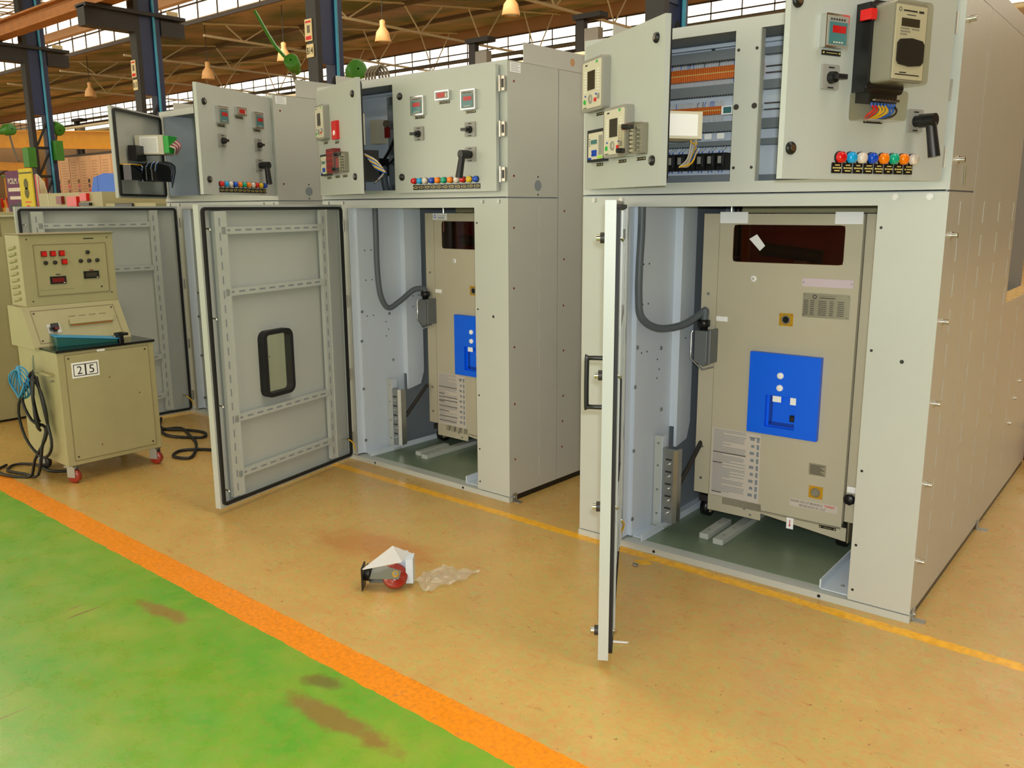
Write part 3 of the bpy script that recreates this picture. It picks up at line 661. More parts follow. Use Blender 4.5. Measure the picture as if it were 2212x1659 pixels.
def equip_inner(c, i):
    # mounting plate, ducts and wiring behind the upper doors
    y = .28
    p = MB(); p.box(-1.43, -.06, y, y+.003, 1.64, 2.23, 'paint_cool_lit' if i < 3 else 'inner_dark'); p.box(-1.455, -1.45, .01, y+.02, 1.62, 2.235, 'paint_cool_lit'); p.box(-1.45, -.05, .01, y+.02, 1.61, 1.615, 'paint_cool_lit')
    p.box(-1.45, -.05, .02, y, 2.225, 2.23, 'inner_dark'); p.box(-1.44, -.06, y-.03, y, 2.205, 2.215, 'paint_cool_lit'); p.cyl((-1.03, y, 2.2), (-1.03, y-.003, 2.2), .008, 'black', 12)
    p.build('mounting_plate', c)
    if i == 3:
        MB().box(-1.43, -.06, y-.02, y-.001, 1.80, 1.805, 'duct').build('shelf_lip', c); return
    x0 = -1.40 if i == 1 else -1.12
    for za, zb in ((2.149, 2.192), (2.01, 2.053), (1.862, 1.903), (1.803, 1.824), (1.645, 1.685)):
        d = MB(); d.box(x0, -.8, y-.05, y-.001, za, zb, 'duct')
        x = x0
        while x < -.81: d.box(x, x+.004, y-.051, y-.05, za-.004, za+.002, 'black'); x += .012
        d.build('cable_duct', c)
    if i == 2: MB().box(-1.14, -1.08, y-.05, y-.001, 1.645, 2.19, 'duct').build('cable_duct', c)
    for k, (za, zb, xe) in enumerate(((2.078, 2.129, -.8), (1.936, 1.968, -.96 if i == 1 else -.8))):
        d = MB(); d.box(x0+.02, xe, y-.035, y-.001, za, zb, 'orange_terminal'); d.box(x0+.02, xe, y-.0365, y-.035, (za+zb)/2-.002, (za+zb)/2+.002, 'gold_text')
        x = x0+.022
        while x < xe-.004:
            d.box(x, x+.0012, y-.037, y-.035, za, zb, 'dark_red'); x += .0085
        d.build('terminal_strip', c)
        d = MB(); x = x0+.025
        while x < xe-.004:
            m_ = 'wire_white' if random.random() < .75 else ('wire_blue' if random.random() < .6 else 'wire_black')
            d.tube([(x, y-.018, zb), (x+.002, y-.024, zb+.012), (x+random.uniform(-.004, .004), y-.012, zb+.024)], .0015, m_, 4, 1)
            d.tube([(x, y-.018, za), (x+.002, y-.024, za-.012), (x+random.uniform(-.004, .004), y-.012, za-.026)], .0015, 'wire_white' if k else 'wire_blue' if x > -.93 else 'wire_white', 4, 1); x += .0085
        d.build('terminal_wires', c)
    if i == 1:
        d = MB(); d.box(-.96, -.91, y-.05, y-.001, 1.93, 1.965, 'label_white'); d.box(-.95, -.915, y-.052, y-.05, 1.935, 1.96, 'lcd_teal'); d.box(-.905, -.8, y-.045, y-.001, 1.936, 1.965, 'black'); d.build('voltage_monitor', c)
        for x in (-1.126, -1.076, -1.015, -.957): MB().rbox(x-.017, x+.017, y-.053, y-.05, 1.832, 1.855, .003, 'label_white', 2).build('marker_label', c)
    xs = [-1.385+.047*k for k in range(10)] if i == 1 else [-1.0+.04*k for k in range(5)]
    for x in xs:
        d = MB(); d.box(x, x+(.042 if i == 1 else .034), y-.075, y-.001, 1.703, 1.774, 'black'); d.box(x+.006, x+.03, y-.082, y-.075, 1.72, 1.765, 'black_gloss')
        d.box(x+.01, x+.026, y-.084, y-.082, 1.73, 1.76, 'grey_device')
        for q in (.01, .026):
            d.cyl((x+q, y-.07, 1.774), (x+q, y-.07, 1.782), .003, 'wire_blue', 6); d.tube([(x+q, y-.07, 1.78), (x+q, y-.03, 1.80)], .0015, 'wire_white', 4, 1); d.cyl((x+q, y-.07, 1.70), (x+q, y-.07, 1.694), .003, 'wire_blue', 6)
        d.build('auxiliary_relay', c)
    for za, zb, mm in ((2.155, 2.18, 'duct'), (2.11, 2.115, 'bar_dark'), (2.085, 2.09, 'bar_dark'), (2.02, 2.055, 'duct'), (1.965, 1.97, 'bar_dark'), (1.94, 1.945, 'bar_dark'), (1.865, 1.905, 'duct'), (1.80, 1.825, 'duct'), (1.65, 1.68, 'duct')):
        MB().box(-.79, -.08, y-.05 if mm == 'duct' else y-.012, y-.001, za, zb, mm).build('cable_duct' if mm == 'duct' else 'din_rail', c)
    if i == 1:
        d = MB(); d.box(-.60, -.575, y-.06, y-.001, 1.705, 1.775, 'label_white'); d.box(-.596, -.58, y-.072, y-.06, 1.73, 1.745, 'black')
        for q in (-.596, -.584): d.cyl((q, y-.04, 1.775), (q, y-.04, 1.785), .004, 'wire_blue', 6); d.cyl((q, y-.04, 1.705), (q, y-.04, 1.695), .004, 'wire_blue', 6)
        d.build('miniature_breaker', c)
        d = MB(); d.box(-.568, -.54, y-.06, y-.001, 1.73, 1.765, 'label_white'); d.box(-.562, -.545, y-.062, y-.06, 1.738, 1.758, 'lcd_teal'); d.box(-.54, -.53, y-.04, y-.001, 1.735, 1.76, 'grey_device'); d.build('socket', c)

def hose(parent, pts, conn):
    MB().tube(pts, .017, 'hose', 12, 6).build('flexible_conduit', parent)
    x, y, z = conn
    g = MB(); g.lathe([(0, .02), (.004, .03), (.03, .03), (.036, .02), (.055, .02)], (x, y, z+.005), (0, 0, -1), 'black', 8); g.build('cable_gland', parent)
    g = MB(); g.prism([(x-.03, z-.045), (x+.035, z-.045), (x+.035, z-.19), (x+.02, z-.215), (x-.03, z-.19)], y-.035, y+.03, 'grey_connector'); g.box(x+.035, x+.05, y-.03, y+.06, z-.2, z-.04, 'grey_connector')
    g.build('plug_connector', parent, bevel=.004)
    g = MB(); g.tube([(x-.045, y-.02, z-.05), (x-.05, y-.025, z-.06), (x-.05, y-.025, z-.18), (x+.02, y-.045, z-.225)], .005, 'chrome', 6, 1); g.tube([(x+.02, y-.045, z-.225), (x+.08, y-.045, z-.205)], .004, 'chrome', 6, 1); g.build('locking_lever', parent)

def breaker(c_loc, c_rz, v0, label, i):
    # circuit breaker truck, in the cabinet's own axes; front face at v0
    o = thing('circuit_breaker_truck', label, 'circuit breaker', c_loc, c_rz, 'circuit breaker trucks')
    X0, X1 = -1.125, -.408; y = v0
    f = MB()
    wx0, wx1, wz0, wz1 = -.975, -.482, 1.305, 1.468
    for a, b, q0, q1 in ((X0+.0, wx0, .175, 1.518), (wx1, X1, .14, 1.518), (wx0, wx1, wz1, 1.518), (wx0, wx1, .140, wz0)): f.box(a, b, y, y+.004, q0, q1, 'breaker_paint')
    f.box(-1.049, -.78, y, y+.004, .098, .176, 'breaker_paint'); f.prism([(-.78, .15), (-.78, .133), (-.385, .088), (-.385, .15)], y, y+.004, 'breaker_paint')
    f.box(X0, X0+.004, y+.004, y+.06, .176, 1.518, 'breaker_paint'); f.box(X1-.004, X1, y+.004, y+.03, .12, 1.518, 'breaker_paint')
    f.box(X1+.002, X1+.052, y+.03, y+.034, .17, 1.518, 'breaker_paint'); f.box(X0, X1, y+.004, y+.1, 1.514, 1.518, 'breaker_paint')
    f.box(-1.047, -1.0455, y-.0008, y+.001, .17, 1.5, 'old_paint_dark')
    f.build('front_panel', o)
    k = MB(); k.box(-1.1, -.43, y+.2, y+.45, .12, 1.3, 'steel_dark'); k.box(-1.0, -.46, y+.14, y+.15, 1.28, 1.5, 'machine_ochre'); k.box(-.94, -.47, y+.10, y+.14, 1.28, 1.5, 'dark_red'); k.cyl((-.88, y+.09, 1.36), (-.60, y+.09, 1.33), .03, 'steel_dark', 12); k.box(-.72, -.66, y+.07, y+.1, 1.29, 1.312, 'zinc')
    k.box(-1.1, -.4, y+.01, y+.2, .13, .16, 'steel_dark')
    k.build('mechanism', o)
    MB().rbox(wx0-.002, wx1+.002, y-.002, y-.0005, wz0-.002, wz1+.002, .02, 'tint_window').build('viewing_window', o)
    if i == 1: MB().prism([(-.90, 1.407), (-.865, 1.428), (-.825, 1.378), (-.848, 1.355)], y-.004, y-.0025, 'white').build('torn_tag', o)
    # blue cover with recess
    b = MB(); bx0, bx1, bz0, bz1 = -.858, -.535, .528, .903; rx0, rx1, rz0, rz1 = -.775, -.637, .564, .712
    for a, bb, q0, q1 in ((bx0, rx0, bz0, bz1), (rx1, bx1, bz0, bz1), (rx0, rx1, bz0, rz0), (rx0, rx1, rz1, bz1)): b.box(a, bb, y-.028, y, q0, q1, 'blue_cover')
    b.box(rx0, rx1, y-.006, y-.001, rz0, rz1, 'blue_cover')
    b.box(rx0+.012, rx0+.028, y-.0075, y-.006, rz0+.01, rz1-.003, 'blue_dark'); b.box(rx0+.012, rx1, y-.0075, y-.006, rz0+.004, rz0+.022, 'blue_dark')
    b.build('operating_cover', o)
    for z in (.806, .750): MB().lathe([(0, .015), (.006, .015), (.009, .012), (.0095, 0)], (-.711, y-.028, z), (0, -1, 0), 'label_white', 24).build('push_button', o)
    MB().box(-.741, -.702, y-.03, y-.026, .684, .711, 'label_white').build('indicator_window', o)
    MB().box(-.660, -.634, y-.03, y-.026, .680, .712, 'label_white').build('counter_window', o)
    q = MB(); q.box(-.662, -.636, y-.02, y-.006, .600, .628, 'black'); q.cyl((-.649, y-.02, .614), (-.649, y-.024, .614), .008, 'steel_dark', 12); q.build('lever_socket', o)
    for x, z, nm in ((-.711, 1.056, 1), (-.529, .289, 2)):
        q = MB(); q.box(x-.031, x+.031, y-.004, y, z-.028, z+.028, 'yellow_plate'); q.lathe([(.004, .022), (.008, .022), (.008, .015), (0.0, .015)], (x, y, z), (0, -1, 0), 'old_paint_dark', 20)
        q.cyl((x, y-.003, z), (x, y-.0055, z), .015, 'black' if nm == 1 else 'zinc', 16)
        for sx in (-1, 1):
            for sz in (-1, 1): q.cyl((x+sx*.025, y-.004, z+sz*.022), (x+sx*.025, y-.006, z+sz*.022), .003, 'chrome', 8)
        q.build('key_interlock', o)
    if i == 1:
        for x0, x1 in ((-1.045, -.912), (-.525, -.411)): MB().box(x0, x1, y-.003, y, 1.476, 1.526, 'label_white').build('label', o)
    q = MB()
    if i == 2:
        q.box(-1.052, -.93, y-.002, y, 1.478, 1.517, 'label_white'); q.text('G', -1.034, 1.498, .024, y-.0025, 'lens_blue', bold=True); q.text('Crompton Greaves', -.977, 1.503, .008, y-.0025, 'black_text', .076)
        for k in range(3): q.box(-1.012, -.95, y-.0025, y-.002, 1.484+.005*k, 1.486+.005*k, 'black_text')
        q.build('maker_label', o)
    q = MB(); q.lathe([(0, .014), (.003, .014), (.004, .006)], (-.872, y, 1.23), (0, -1, 0), 'label_white', 20); q.build('round_plug', o)
    q = MB(); q.box(-.649, -.431, y-.003, y, 1.208, 1.243, 'pink_plate'); screw(q, -.642, y-.003, 1.226, (0, -1, 0), .003); screw(q, -.438, y-.003, 1.226, (0, -1, 0), .003); q.build('blank_label', o)
    # rating plate
    q = MB(); q.box(-.641, -.440, y-.003, y, 1.075, 1.18, 'silver_plate'); yy = y-.0033
    q.lathe([(0, .009), (.0006, .009), (.0006, .006)], (-.59, y-.003, 1.165), (0, -1, 0), 'black_text', 16); q.text('Crompton Greaves Ltd', -.535, 1.169, .005, yy, 'black_text', .07); q.box(-.568, -.502, yy, yy+.0003, 1.1595, 1.1625, 'black_text')
    for r_ in range(8):
        z = 1.147-.0085*r_
        for a, b_ in ((-.636, -.615), (-.607, -.59), (-.572, -.536), (-.524, -.506), (-.49, -.462)): q.box(a, b_-.003*random.random(), yy, yy+.0003, z, z+.0022, 'black_text'); q.box(a-.002, b_+.002, yy, yy+.0003, z-.003, z-.0025, 'black_text')
    for a in (-.634, -.447):
        for z in (1.082, 1.173): q.cyl((a, yy, z), (a, yy-.002, z), .003, 'chrome', 8)
    q.build('rating_plate', o)
    # instruction sheet
    q = MB(); q.prism([(-1.039, .516), (-.797, .512), (-.793, .178), (-1.041, .178)], y-.0015, y, 'paper'); yy = y-.0018; z = .505
    while z > .19:
        l = random.choice((.05, .09, .155, .16, .165, .165, .16)); hd = random.random() < .12
        q.box(-1.032, -1.032+l, yy, yy+.0003, z, z+(.0042 if hd else .0026), 'black_text' if hd else 'inner_dark'); z -= .0074
    for k in range(9):
        z = .478-.034*k; q.box(-.848+.006*(k % 2), -.826, yy, yy+.0003, z, z+.014, 'inner_dark'); q.box(-.815, -.803, yy, yy+.0003, z-.006, z+.018, 'inner_dark')
    q.box(-.855, -.8, yy, yy+.0003, .492, .494, 'black_text'); q.build('instruction_sheet', o)
    q = MB(); q.box(-.567, -.491, y-.002, y, .367, .421, 'silver_plate')
    for k in range(7): q.box(-.561, -.497-.008*(k % 3), y-.0025, y-.002, .373+.0064*k, .3755+.0064*k, 'black_text')
    q.build('small_plate', o)
    q = MB(); q.prism([(-.645, .24), (-.428, .244), (-.428, .208), (-.645, .204)], y-.0015, y, 'paper'); q.text('ENSURE CIRCUIT BREAKER IS', -.568, .231, .0105, y-.002, 'black_text', .143); q.text('"OPEN"', -.464, .2325, .0105, y-.002, 'red', .048, bold=True)
    q.text('BEFORE RACK IN / OUT', -.54, .2145, .0105, y-.002, 'black_text', .118); q.build('warning_label', o)
    q = MB(); q.box(-.652, -.620, y-.006, y-.003, .092, .145, 'label_white'); q.box(-.638, -.6345, y-.0065, y-.006, .108, .136, 'red'); q.prism([(-.642, .112), (-.6305, .112), (-.636, .102)], y-.0065, y-.006, 'red'); q.build('arrow_label', o)
    nameplate(o, -.504, -.429, .135, .012, y)
    q = MB(); q.lathe([(0, .012), (.01, .022), (.03, .026), (.036, .02), (.037, 0)], (-.383, y+.03, .284), (0, -1, 0), 'black', 7); q.build('star_knob', o)
    MB().box(-.4, -.349, y+.02, y+.026, .311, .338, 'label_white').build('knob_label', o)
    MB().box(-1.044, -.988, y-.003, y, 1.026, 1.048, 'label_white').build('plug_label', o)
    q = MB()
    for z in (.46, .3, .97, 1.2): screw(q, -1.09, y, z-.05, (0, -1, 0), .007)
    screw(q, -.86, y, .14, (0, -1, 0), .006); screw(q, -.83, y, .115, (0, -1, 0), .006); q.build('panel_screws', o)
    for x in (-1.09, -.42):
        q = MB(); q.T = Matrix.Translation((x, y+.09, .078)); q.lathe([(-.02, .0), (-.02, .046), (.02, .046), (.02, 0)], (0, 0, 0), (1, 0, 0), 'black', 20); q.T = None; q.box(x+.022, x+.03, y+.06, y+.12, .06, .17, 'old_paint_dark'); q.build('truck_wheel', o)
    return o

CAB = [None, ((-.4647, 0), .0407), ((-2.5167, .0636), -.00156), ((-4.4609, .0584), -.0246)]
c1 = cabinet(1, *CAB[1], 'tall grey switchgear cabinet at right with the energy meter on its upper door')
c2 = cabinet(2, *CAB[2], 'tall grey switchgear cabinet in the middle, its right upper door shut')
c3 = cabinet(3, *CAB[3], 'tall grey switchgear cabinet farthest left, both upper doors standing open')
equip_inner(c1, 1); equip_inner(c2, 2); equip_inner(c3, 3)
# ---- lower doors
lower_door(c1, 60.2); lower_door(c2, 77.3, False); lower_door(c3, 92.2, False)
for c in (c1, c2, c3):
    for z in (1.45, 1.0, .55, .15): hinge(c, -1.268, z, -.02, -1)
# ---- upper left doors
UT = .022
d = pan_door(c1, 'upper_left_door', 1, -1.461, -.012, R(32.9), .70, 1.627, 2.222, UT)
relay(d, .037, .252, 1.945, 2.155, -UT); relay(d, .262, .472, 1.745, 1.94, -UT); annunciator(d, .07, .245, 1.738, 1.87, -UT); test_block(d, .445, .592, 1.745, 1.862, -UT)
for a, b, z in ((.12, .19, 1.933), (.343, .41, 1.73), (.505, .575, 1.731), (.128, .192, 1.727)): nameplate(d, a, b, z, .012, -UT)
latch(d, .64, 2.15, -UT); latch(d, .63, 1.72, -UT)
q = MB(); q.box(.44, .585, 0, .21, 1.805, 1.905, 'device_face'); q.box(.585, .5865, .03, .19, 1.815, 1.895, 'label_white'); q.build('relay_body', d)
q = MB()
for k in range(10):
    z = 1.86-.012*k; mm = ('wire_white', 'wire_white', 'wire_yellow', 'wire_blue', 'wire_white')[k % 5]
    q.tube([(.47+.01*k, .21, z+.02), (.46+.01*k, .25-.004*k, z+.01), (.47, .235, z-.03), (.52, .19, 1.74-.004*k), (.58, .12, 1.70)], .0022, mm, 5, 4)
q.tube([(.52, .2, 1.80), (.48, .25, 1.78), (.50, .22, 1.72), (.58, .12, 1.70)], .0035, 'wire_yellow', 6, 4); q.build('wire_loom', d)
d = pan_door(c2, 'upper_left_door', 1, -1.461, -.012, R(19.8), .70, 1.627, 2.222, UT)
relay(d, .07, .235, 1.94, 2.135, -UT)
q = MB(); q.box(.312, .396, -UT-.018, -UT, 1.93, 2.03, 'red'); q.cyl((.36, -UT-.018, 1.965), (.36, -UT-.022, 1.965), .014, 'label_white', 14); q.build('trip_relay', d)
annunciator(d, .085, .245, 1.738, 1.858, -UT)
q = MB(); q.box(.262, .40, -UT-.04, -UT, 1.745, 1.88, 'dark_red')
for k in range(4): q.box(.262, .40, -UT-.042, -UT-.04, 1.765+.03*k, 1.768+.03*k, 'red')
q.build('window_annunciator', d); test_block(d, .405, .535, 1.745, 1.855, -UT, .05)
for a, b, z in ((.12, .18, 1.925), (.32, .38, 1.915), (.15, .22, 1.725), (.30, .37, 1.727), (.43, .5, 1.727)): nameplate(d, a, b, z, .012, -UT)
latch(d, .64, 2.145, -UT); latch(d, .635, 1.718, -UT)
q = MB(); q.box(.28, .42, 0, .12, 1.9, 2.07, 'device_face'); q.box(.48, .62, .003, .12, 1.70, 1.86, 'black'); q.build('relay_body', d)
q = MB()
for k in range(9): q.tube([(.63, .03+.008*k, 1.84-.01*k), (.69, .08+.006*k, 1.80-.008*k), (.66, .13, 1.74), (.6, .1, 1.69)], .0032, ('wire_white', 'wire_yellow', 'wire_blue')[k % 3], 5, 3)
q.build('wire_loom', d)
q = MB(); q.tube([(-.86, .1, 2.10), (-.98, .16, 1.98), (-1.12, .2, 1.86), (-1.2, .2, 1.80)], .009, 'wire_black', 8, 4); q.tube([(-.98, .2, 1.90), (-1.08, .2, 1.82), (-1.16, .2, 1.79)], .007, 'wire_black', 8, 4)
q.tube([(-1.13, .2, 1.64), (-1.13, .18, 1.72), (-1.15, .2, 1.79)], .02, 'hose', 10, 4); q.box(-1.26, -1.14, .16, .28, 1.74, 1.84, 'black'); q.build('cable_harness', c2)
q = MB(); q.box(-1.29, -1.2, .22, .28, 1.93, 2.07, 'device_face'); q.box(-1.16, -1.12, .22, .28, 1.96, 2.02, 'dark_red'); q.cyl((-1.14, .21, 2.04), (-1.14, .28, 2.04), .02, 'machine_grey', 12); q.build('transducer', c2)
# ---- left door of the far cabinet, seen from inside
d = pan_door(c3, 'upper_left_door', 1, -1.461, -.012, R(51.1), .72, 1.627, 2.222, UT)
q = MB(); q.box(.27, .43, .001, .20, 1.925, 2.055, 'device_face'); q.box(.43, .4315, .035, .165, 1.935, 2.045, 'label_white')
for k in range(10): q.box(.4315, .432, .045, .155, 1.942+.0095*k, 1.944+.0095*k, 'grey_device')
q.build('relay_body', d)
q = MB(); q.box(.28, .42, .20, .235, 1.935, 2.05, 'green_btn')
for k in range(14): q.tube([(.29+.009*k, .235, 2.03-.004*k), (.30+.008*k, .27, 1.99-.002*k), (.33+.003*k, .25, 1.93)], .0035, ('wire_red', 'wire_blue', 'wire_yellow', 'wire_white', 'wire_black')[k % 5], 5, 3)
q.build('terminal_connector', d)
MB().box(.40, .54, .001, .06, 1.88, 1.98, 'black').build('auxiliary_relay', d)
q = MB(); q.box(.18, .42, .001, .13, 1.745, 1.865, 'black'); q.box(.53, .68, .001, .08, 1.745, 1.845, 'black_gloss'); q.box(.53, .68, .001, .085, 1.845, 1.85, 'wire_yellow')
for r_ in range(2):
    for k in range(9): q.cyl((.421, .06+.04*r_, 1.755+.011*k), (.425, .06+.04*r_, 1.755+.011*k), .003, 'label_white', 6)
q.build('relay_body', d)
q = MB()
for k in range(16): q.tube([(.42, .05+.006*k, 1.85-.003*k), (.45+.002*k, .1+.006*k, 1.87), (.30, .17+.003*k, 1.85), (.25, .16, 1.76-.004*k)], .0035, ('wire_black', 'wire_black', 'wire_white', 'wire_blue', 'wire_black')[k % 5], 5, 3)
for k in range(6): q.tube([(.52, .03, 1.85), (.47+.006*k, .06, 1.84-.01*k), (.48, .04, 1.79), (.46, .05, 1.74)], .004, ('wire_white', 'wire_blue')[k % 2], 5, 3)
q.build('wire_loom', d)
# ---- upper right doors (right hinged: local x runs to negative)
d = pan_door(c1, 'upper_right_door', -1, -.045, -.0127, R(67.4), .75, 1.632, 2.2345, .0215); y = -.0215
panel_meter(d, -.577, 2.060, y); rotary(d, -.576, 1.930, y, 1); nameplate(d, -.615, -.535, 2.001, .014, y); nameplate(d, -.41, -.325, 1.812, .012, y)
rotary(d, -.168, 1.820, y, 1, True)
for x, k in zip((.511, .463, .416, .366, .313, .264, .216, .167), 'rcwbogow'): lamp_part(d, -x, 1.699, y, *LENS[k], r=.019)
for k in range(8): nameplate(d, -.540+.0485*k, -.540+.0485*k+.042, 1.667, .032, y, 3)
latch(d, -.727, 2.133, y); latch(d, -.722, 1.721, y)
class MX(MB):
    def __init__(s): MB.__init__(s); s.T = Matrix.Translation((-.004, 0, -.012))
# energy meter
q = MX(); q.box(-.47, -.31, y-.05, y, 1.905, 2.16, 'black'); q.box(-.485, -.44, y-.06, y-.02, 2.105, 2.145, 'black'); q.box(-.495, -.47, y-.075, y-.035, 2.105, 2.135, 'red'); q.rbox(-.47, -.30, y-.056, y-.05, 1.9, 2.165, .02, 'black'); q.build('meter_base', d)
q = MX(); q.rbox(-.458, -.306, y-.125, y-.056, 1.927, 2.15, .012, 'grey_device', 3); q.box(-.450, -.314, y-.128, y-.125, 1.934, 2.142, 'device_face'); yy = y-.1285
q.box(-.427, -.346, yy-.001, yy, 2.082, 2.105, 'lcd_dark'); q.prism([(-.44, 2.035), (-.43, 2.045), (-.382, 2.05), (-.333, 2.045), (-.323, 2.035), (-.323, 1.985), (-.333, 1.975), (-.382, 1.97), (-.43, 1.975), (-.44, 1.985)], yy-.006, yy, 'meter_black')
q.lathe([(0, .006), (.0006, .006), (.0006, .0045)], (-.436, yy, 2.128), (0, -1, 0), 'black_text', 14); q.box(-.422, -.36, yy-.0005, yy, 2.124, 2.128, 'black_text'); q.box(-.352, -.33, yy-.0005, yy, 2.123, 2.129, 'black_text'); q.box(-.405, -.365, yy-.0005, yy, 2.114, 2.116, 'black_text')
for r_, (a, b) in enumerate(((-.43, -.39), (-.38, -.345), (-.43, -.385), (-.43, -.40))): q.box(a, b, yy-.0005, yy, 2.074-.008*max(0, r_-1), 2.078-.008*max(0, r_-1), 'grey_device')
q.box(-.44, -.33, yy-.0005, yy, 1.945, 1.948, 'black_text'); q.box(-.42, -.39, yy-.0005, yy, 1.951, 1.954, 'black_text'); q.build('energy_meter', d)
MX().rbox(-.464, -.30, y-.138, y-.055, 1.922, 2.154, .014, 'clear_plastic', 4).build('clear_cover', d)
q = MX(); q.box(-.45, -.32, y-.05, y, 1.875, 1.905, 'meter_black')
for k in range(8):
    x = -.44+.015*k; q.cyl((x, y-.06, 1.88), (x, y-.07, 1.88), .004, 'chrome', 8); q.cyl((x, y-.055, 1.872), (x, y-.055, 1.86), .004, 'wire_blue', 6)
    q.tube([(x, y-.055, 1.865), (x-.002, y-.066, 1.85), (x-.012+.006*(k % 3), y-.05, 1.835), (-.41+.005*k, y-.01, 1.828)], .0032, ('wire_red', 'wire_red', 'wire_yellow', 'wire_yellow', 'wire_yellow', 'wire_blue', 'wire_blue', 'wire_black')[k], 6, 3)
q.build('meter_terminals', d)
MX().rbox(-.475, -.30, y-.075, y-.001, 1.822, 1.91, .012, 'clear_plastic', 4).build('terminal_cover', d)
d = pan_door(c2, 'upper_right_door', -1, -.045, -.0127, 0, .75, 1.632, 2.2345, .0215)
def std_right(d):
    panel_meter(d, -.54, 2.079, y); panel_meter(d, -.170, 2.081, y); panel_meter(d, -.352, 2.116, y, .1, .046, True)
    for a, b, z in ((-.575, -.505, 2.02), (-.20, -.135, 2.022), (-.39, -.315, 2.082)): nameplate(d, a, b, z, .012, y)
    rotary(d, -.545, 1.936, y, -1); rotary(d, -.170, 1.936, y, -1); rotary(d, -.170, 1.814, y, -1, True)
    for x, k in zip((.588, .544, .502, .452, .407, .362, .314, .267, .224, .178, .133), 'rcwbogowryb'): lamp_part(d, -x, 1.693, y, *LENS[k])
    for k in range(11): nameplate(d, -.602+.0453*k, -.602+.0453*k+.040, 1.659, .026, y, 2)
    latch(d, -.69, 2.139, y); latch(d, -.69, 1.716, y)
std_right(d)
for z in (2.143, 1.93, 1.713): hinge(c2, -.028, z, -.012)
for c in (c1, c3):
    for z in (2.143, 1.93, 1.713):
        q = MB(); q.cyl((-.034, -.018, z-.04), (-.034, -.018, z+.04), .0065, 'hinge_metal', 12); q.box(-.034, -.02, -.006, 0, z-.035, z+.035, 'hinge_metal'); q.build('hinge', c)
d = pan_door(c3, 'upper_right_door', -1, -.045, -.0127, R(115.9), .75, 1.632, 2.2345, .0215)
std_right(d)

# ---- breaker trucks
b1 = breaker((*CAB[1][0], 0), CAB[1][1], .45, 'beige circuit breaker truck with blue cover inside the right cabinet', 1)
hose(b1, [(-1.215, .03, 1.60), (-1.215, .03, 1.45), (-1.215, .02, 1.30), (-1.215, .02, 1.17), (-1.21, .04, 1.07), (-1.185, .15, 1.012), (-1.14, .30, 1.015), (-1.10, .40, 1.06), (-1.085, .415, 1.075), (-1.082, .405, 1.04), (-1.082, .40, 1.02)], (-1.082, .40, 1.03))
b2 = breaker((*CAB[2][0], 0), CAB[2][1], .5, 'beige circuit breaker truck half hidden in the middle cabinet', 2)
hose(b2, [(-1.2, .16, 1.60), (-1.2, .16, 1.4), (-1.2, .16, 1.2), (-1.19, .17, 1.03), (-1.18, .22, .945), (-1.16, .30, .98), (-1.13, .39, 1.045), (-1.10, .45, 1.05), (-1.095, .455, 1.03)], (-1.09, .455, 1.03))

# ------------------------------------------------------------------ trolley
t = thing('test_trolley', 'beige wheeled test trolley with the number 25 on its door', 'trolley', (-4.66, -1.32, 0))
b = MB(); Wd = .565
b.box(-.545, 0, 0, Wd, .105, .765, 'old_paint'); b.build('body', t, bevel=.004)
b = MB(); b.box(0, .006, .045, Wd-.04, .135, .745, 'old_paint'); b.box(-.001, .002, .04, Wd-.035, .13, .75, 'old_paint_dark')
for yy, z in ((.06, .155), (Wd-.06, .155), (.06, .728), (Wd-.06, .728)): b.cyl((.006, yy, z), (.009, yy, z), .005, 'steel_dark', 8)
for yy, z in ((.28, .59), (.45, .47), (.2, .2)): b.cyl((.006, yy, z), (.0075, yy, z), .004, 'dark_red', 6)
b.build('front_door', t)
b = MB(); b.T = Matrix.Translation((0, 0, 0)) @ Matrix.Rotation(PI/2, 4, 'Z')
b.box(.072, .225, -.009, -.006, .612, .70, 'label_white'); b.ring(.08, .148, -.0098, -.009, .622, .69, .002, .004, 'black_text', 1); b.ring(.148, .216, -.0098, -.009, .622, .69, .002, .004, 'black_text', 1)
b.text('2', .114, .656, .046, -.0098, 'black_text', .028); b.text('5', .182, .656, .046, -.0098, 'black_text', .028); b.build('number_plate', t)
b = MB(); b.box(0, .003, .225, .27, .748, .76, 'label_white'); b.build('asset_label', t)
b = MB(); b.box(-.36, .01, -.005, Wd+.005, .766, .779, 'black_gloss'); b.build('worktop', t)
# sloping desk and upright console
b = MB(); b.prism([(-.21, .78), (-.34, 1.0), (-.545, 1.0), (-.545, .766), (-.21, .766)], -.03, Wd-.03, 'old_paint', 'y'); b.build('sloping_desk', t)
n_ = Vector((.22, 0, .13)).normalized(); sl = Matrix.Translation((-.21, 0, .78)) @ Matrix(((0, -.13/.2555, .861, 0), (1, 0, 0, 0), (0, .861, .509, 0), (0, 0, 0, 1)))
b = MB(); b.T = sl
b.box(.01, Wd-.075, .018, .022, 0, .0025, 'old_paint_dark'); b.box(.01, Wd-.075, .225, .229, 0, .0025, 'old_paint_dark'); b.box(.008, .012, .018, .229, 0, .0025, 'old_paint_dark'); b.box(Wd-.077, Wd-.073, .018, .229, 0, .0025, 'old_paint_dark')
for p, q_ in ((.025, .035), (Wd-.09, .035), (.025, .21), (Wd-.09, .21)): b.cyl((p, q_, 0), (p, q_, .004), .005, 'steel_dark', 8)
for k in range(4): b.box(.21+.06*k, .25+.06*k, .172, .177, 0, .002, 'old_paint_dark')
b.build('desk_panel', t)
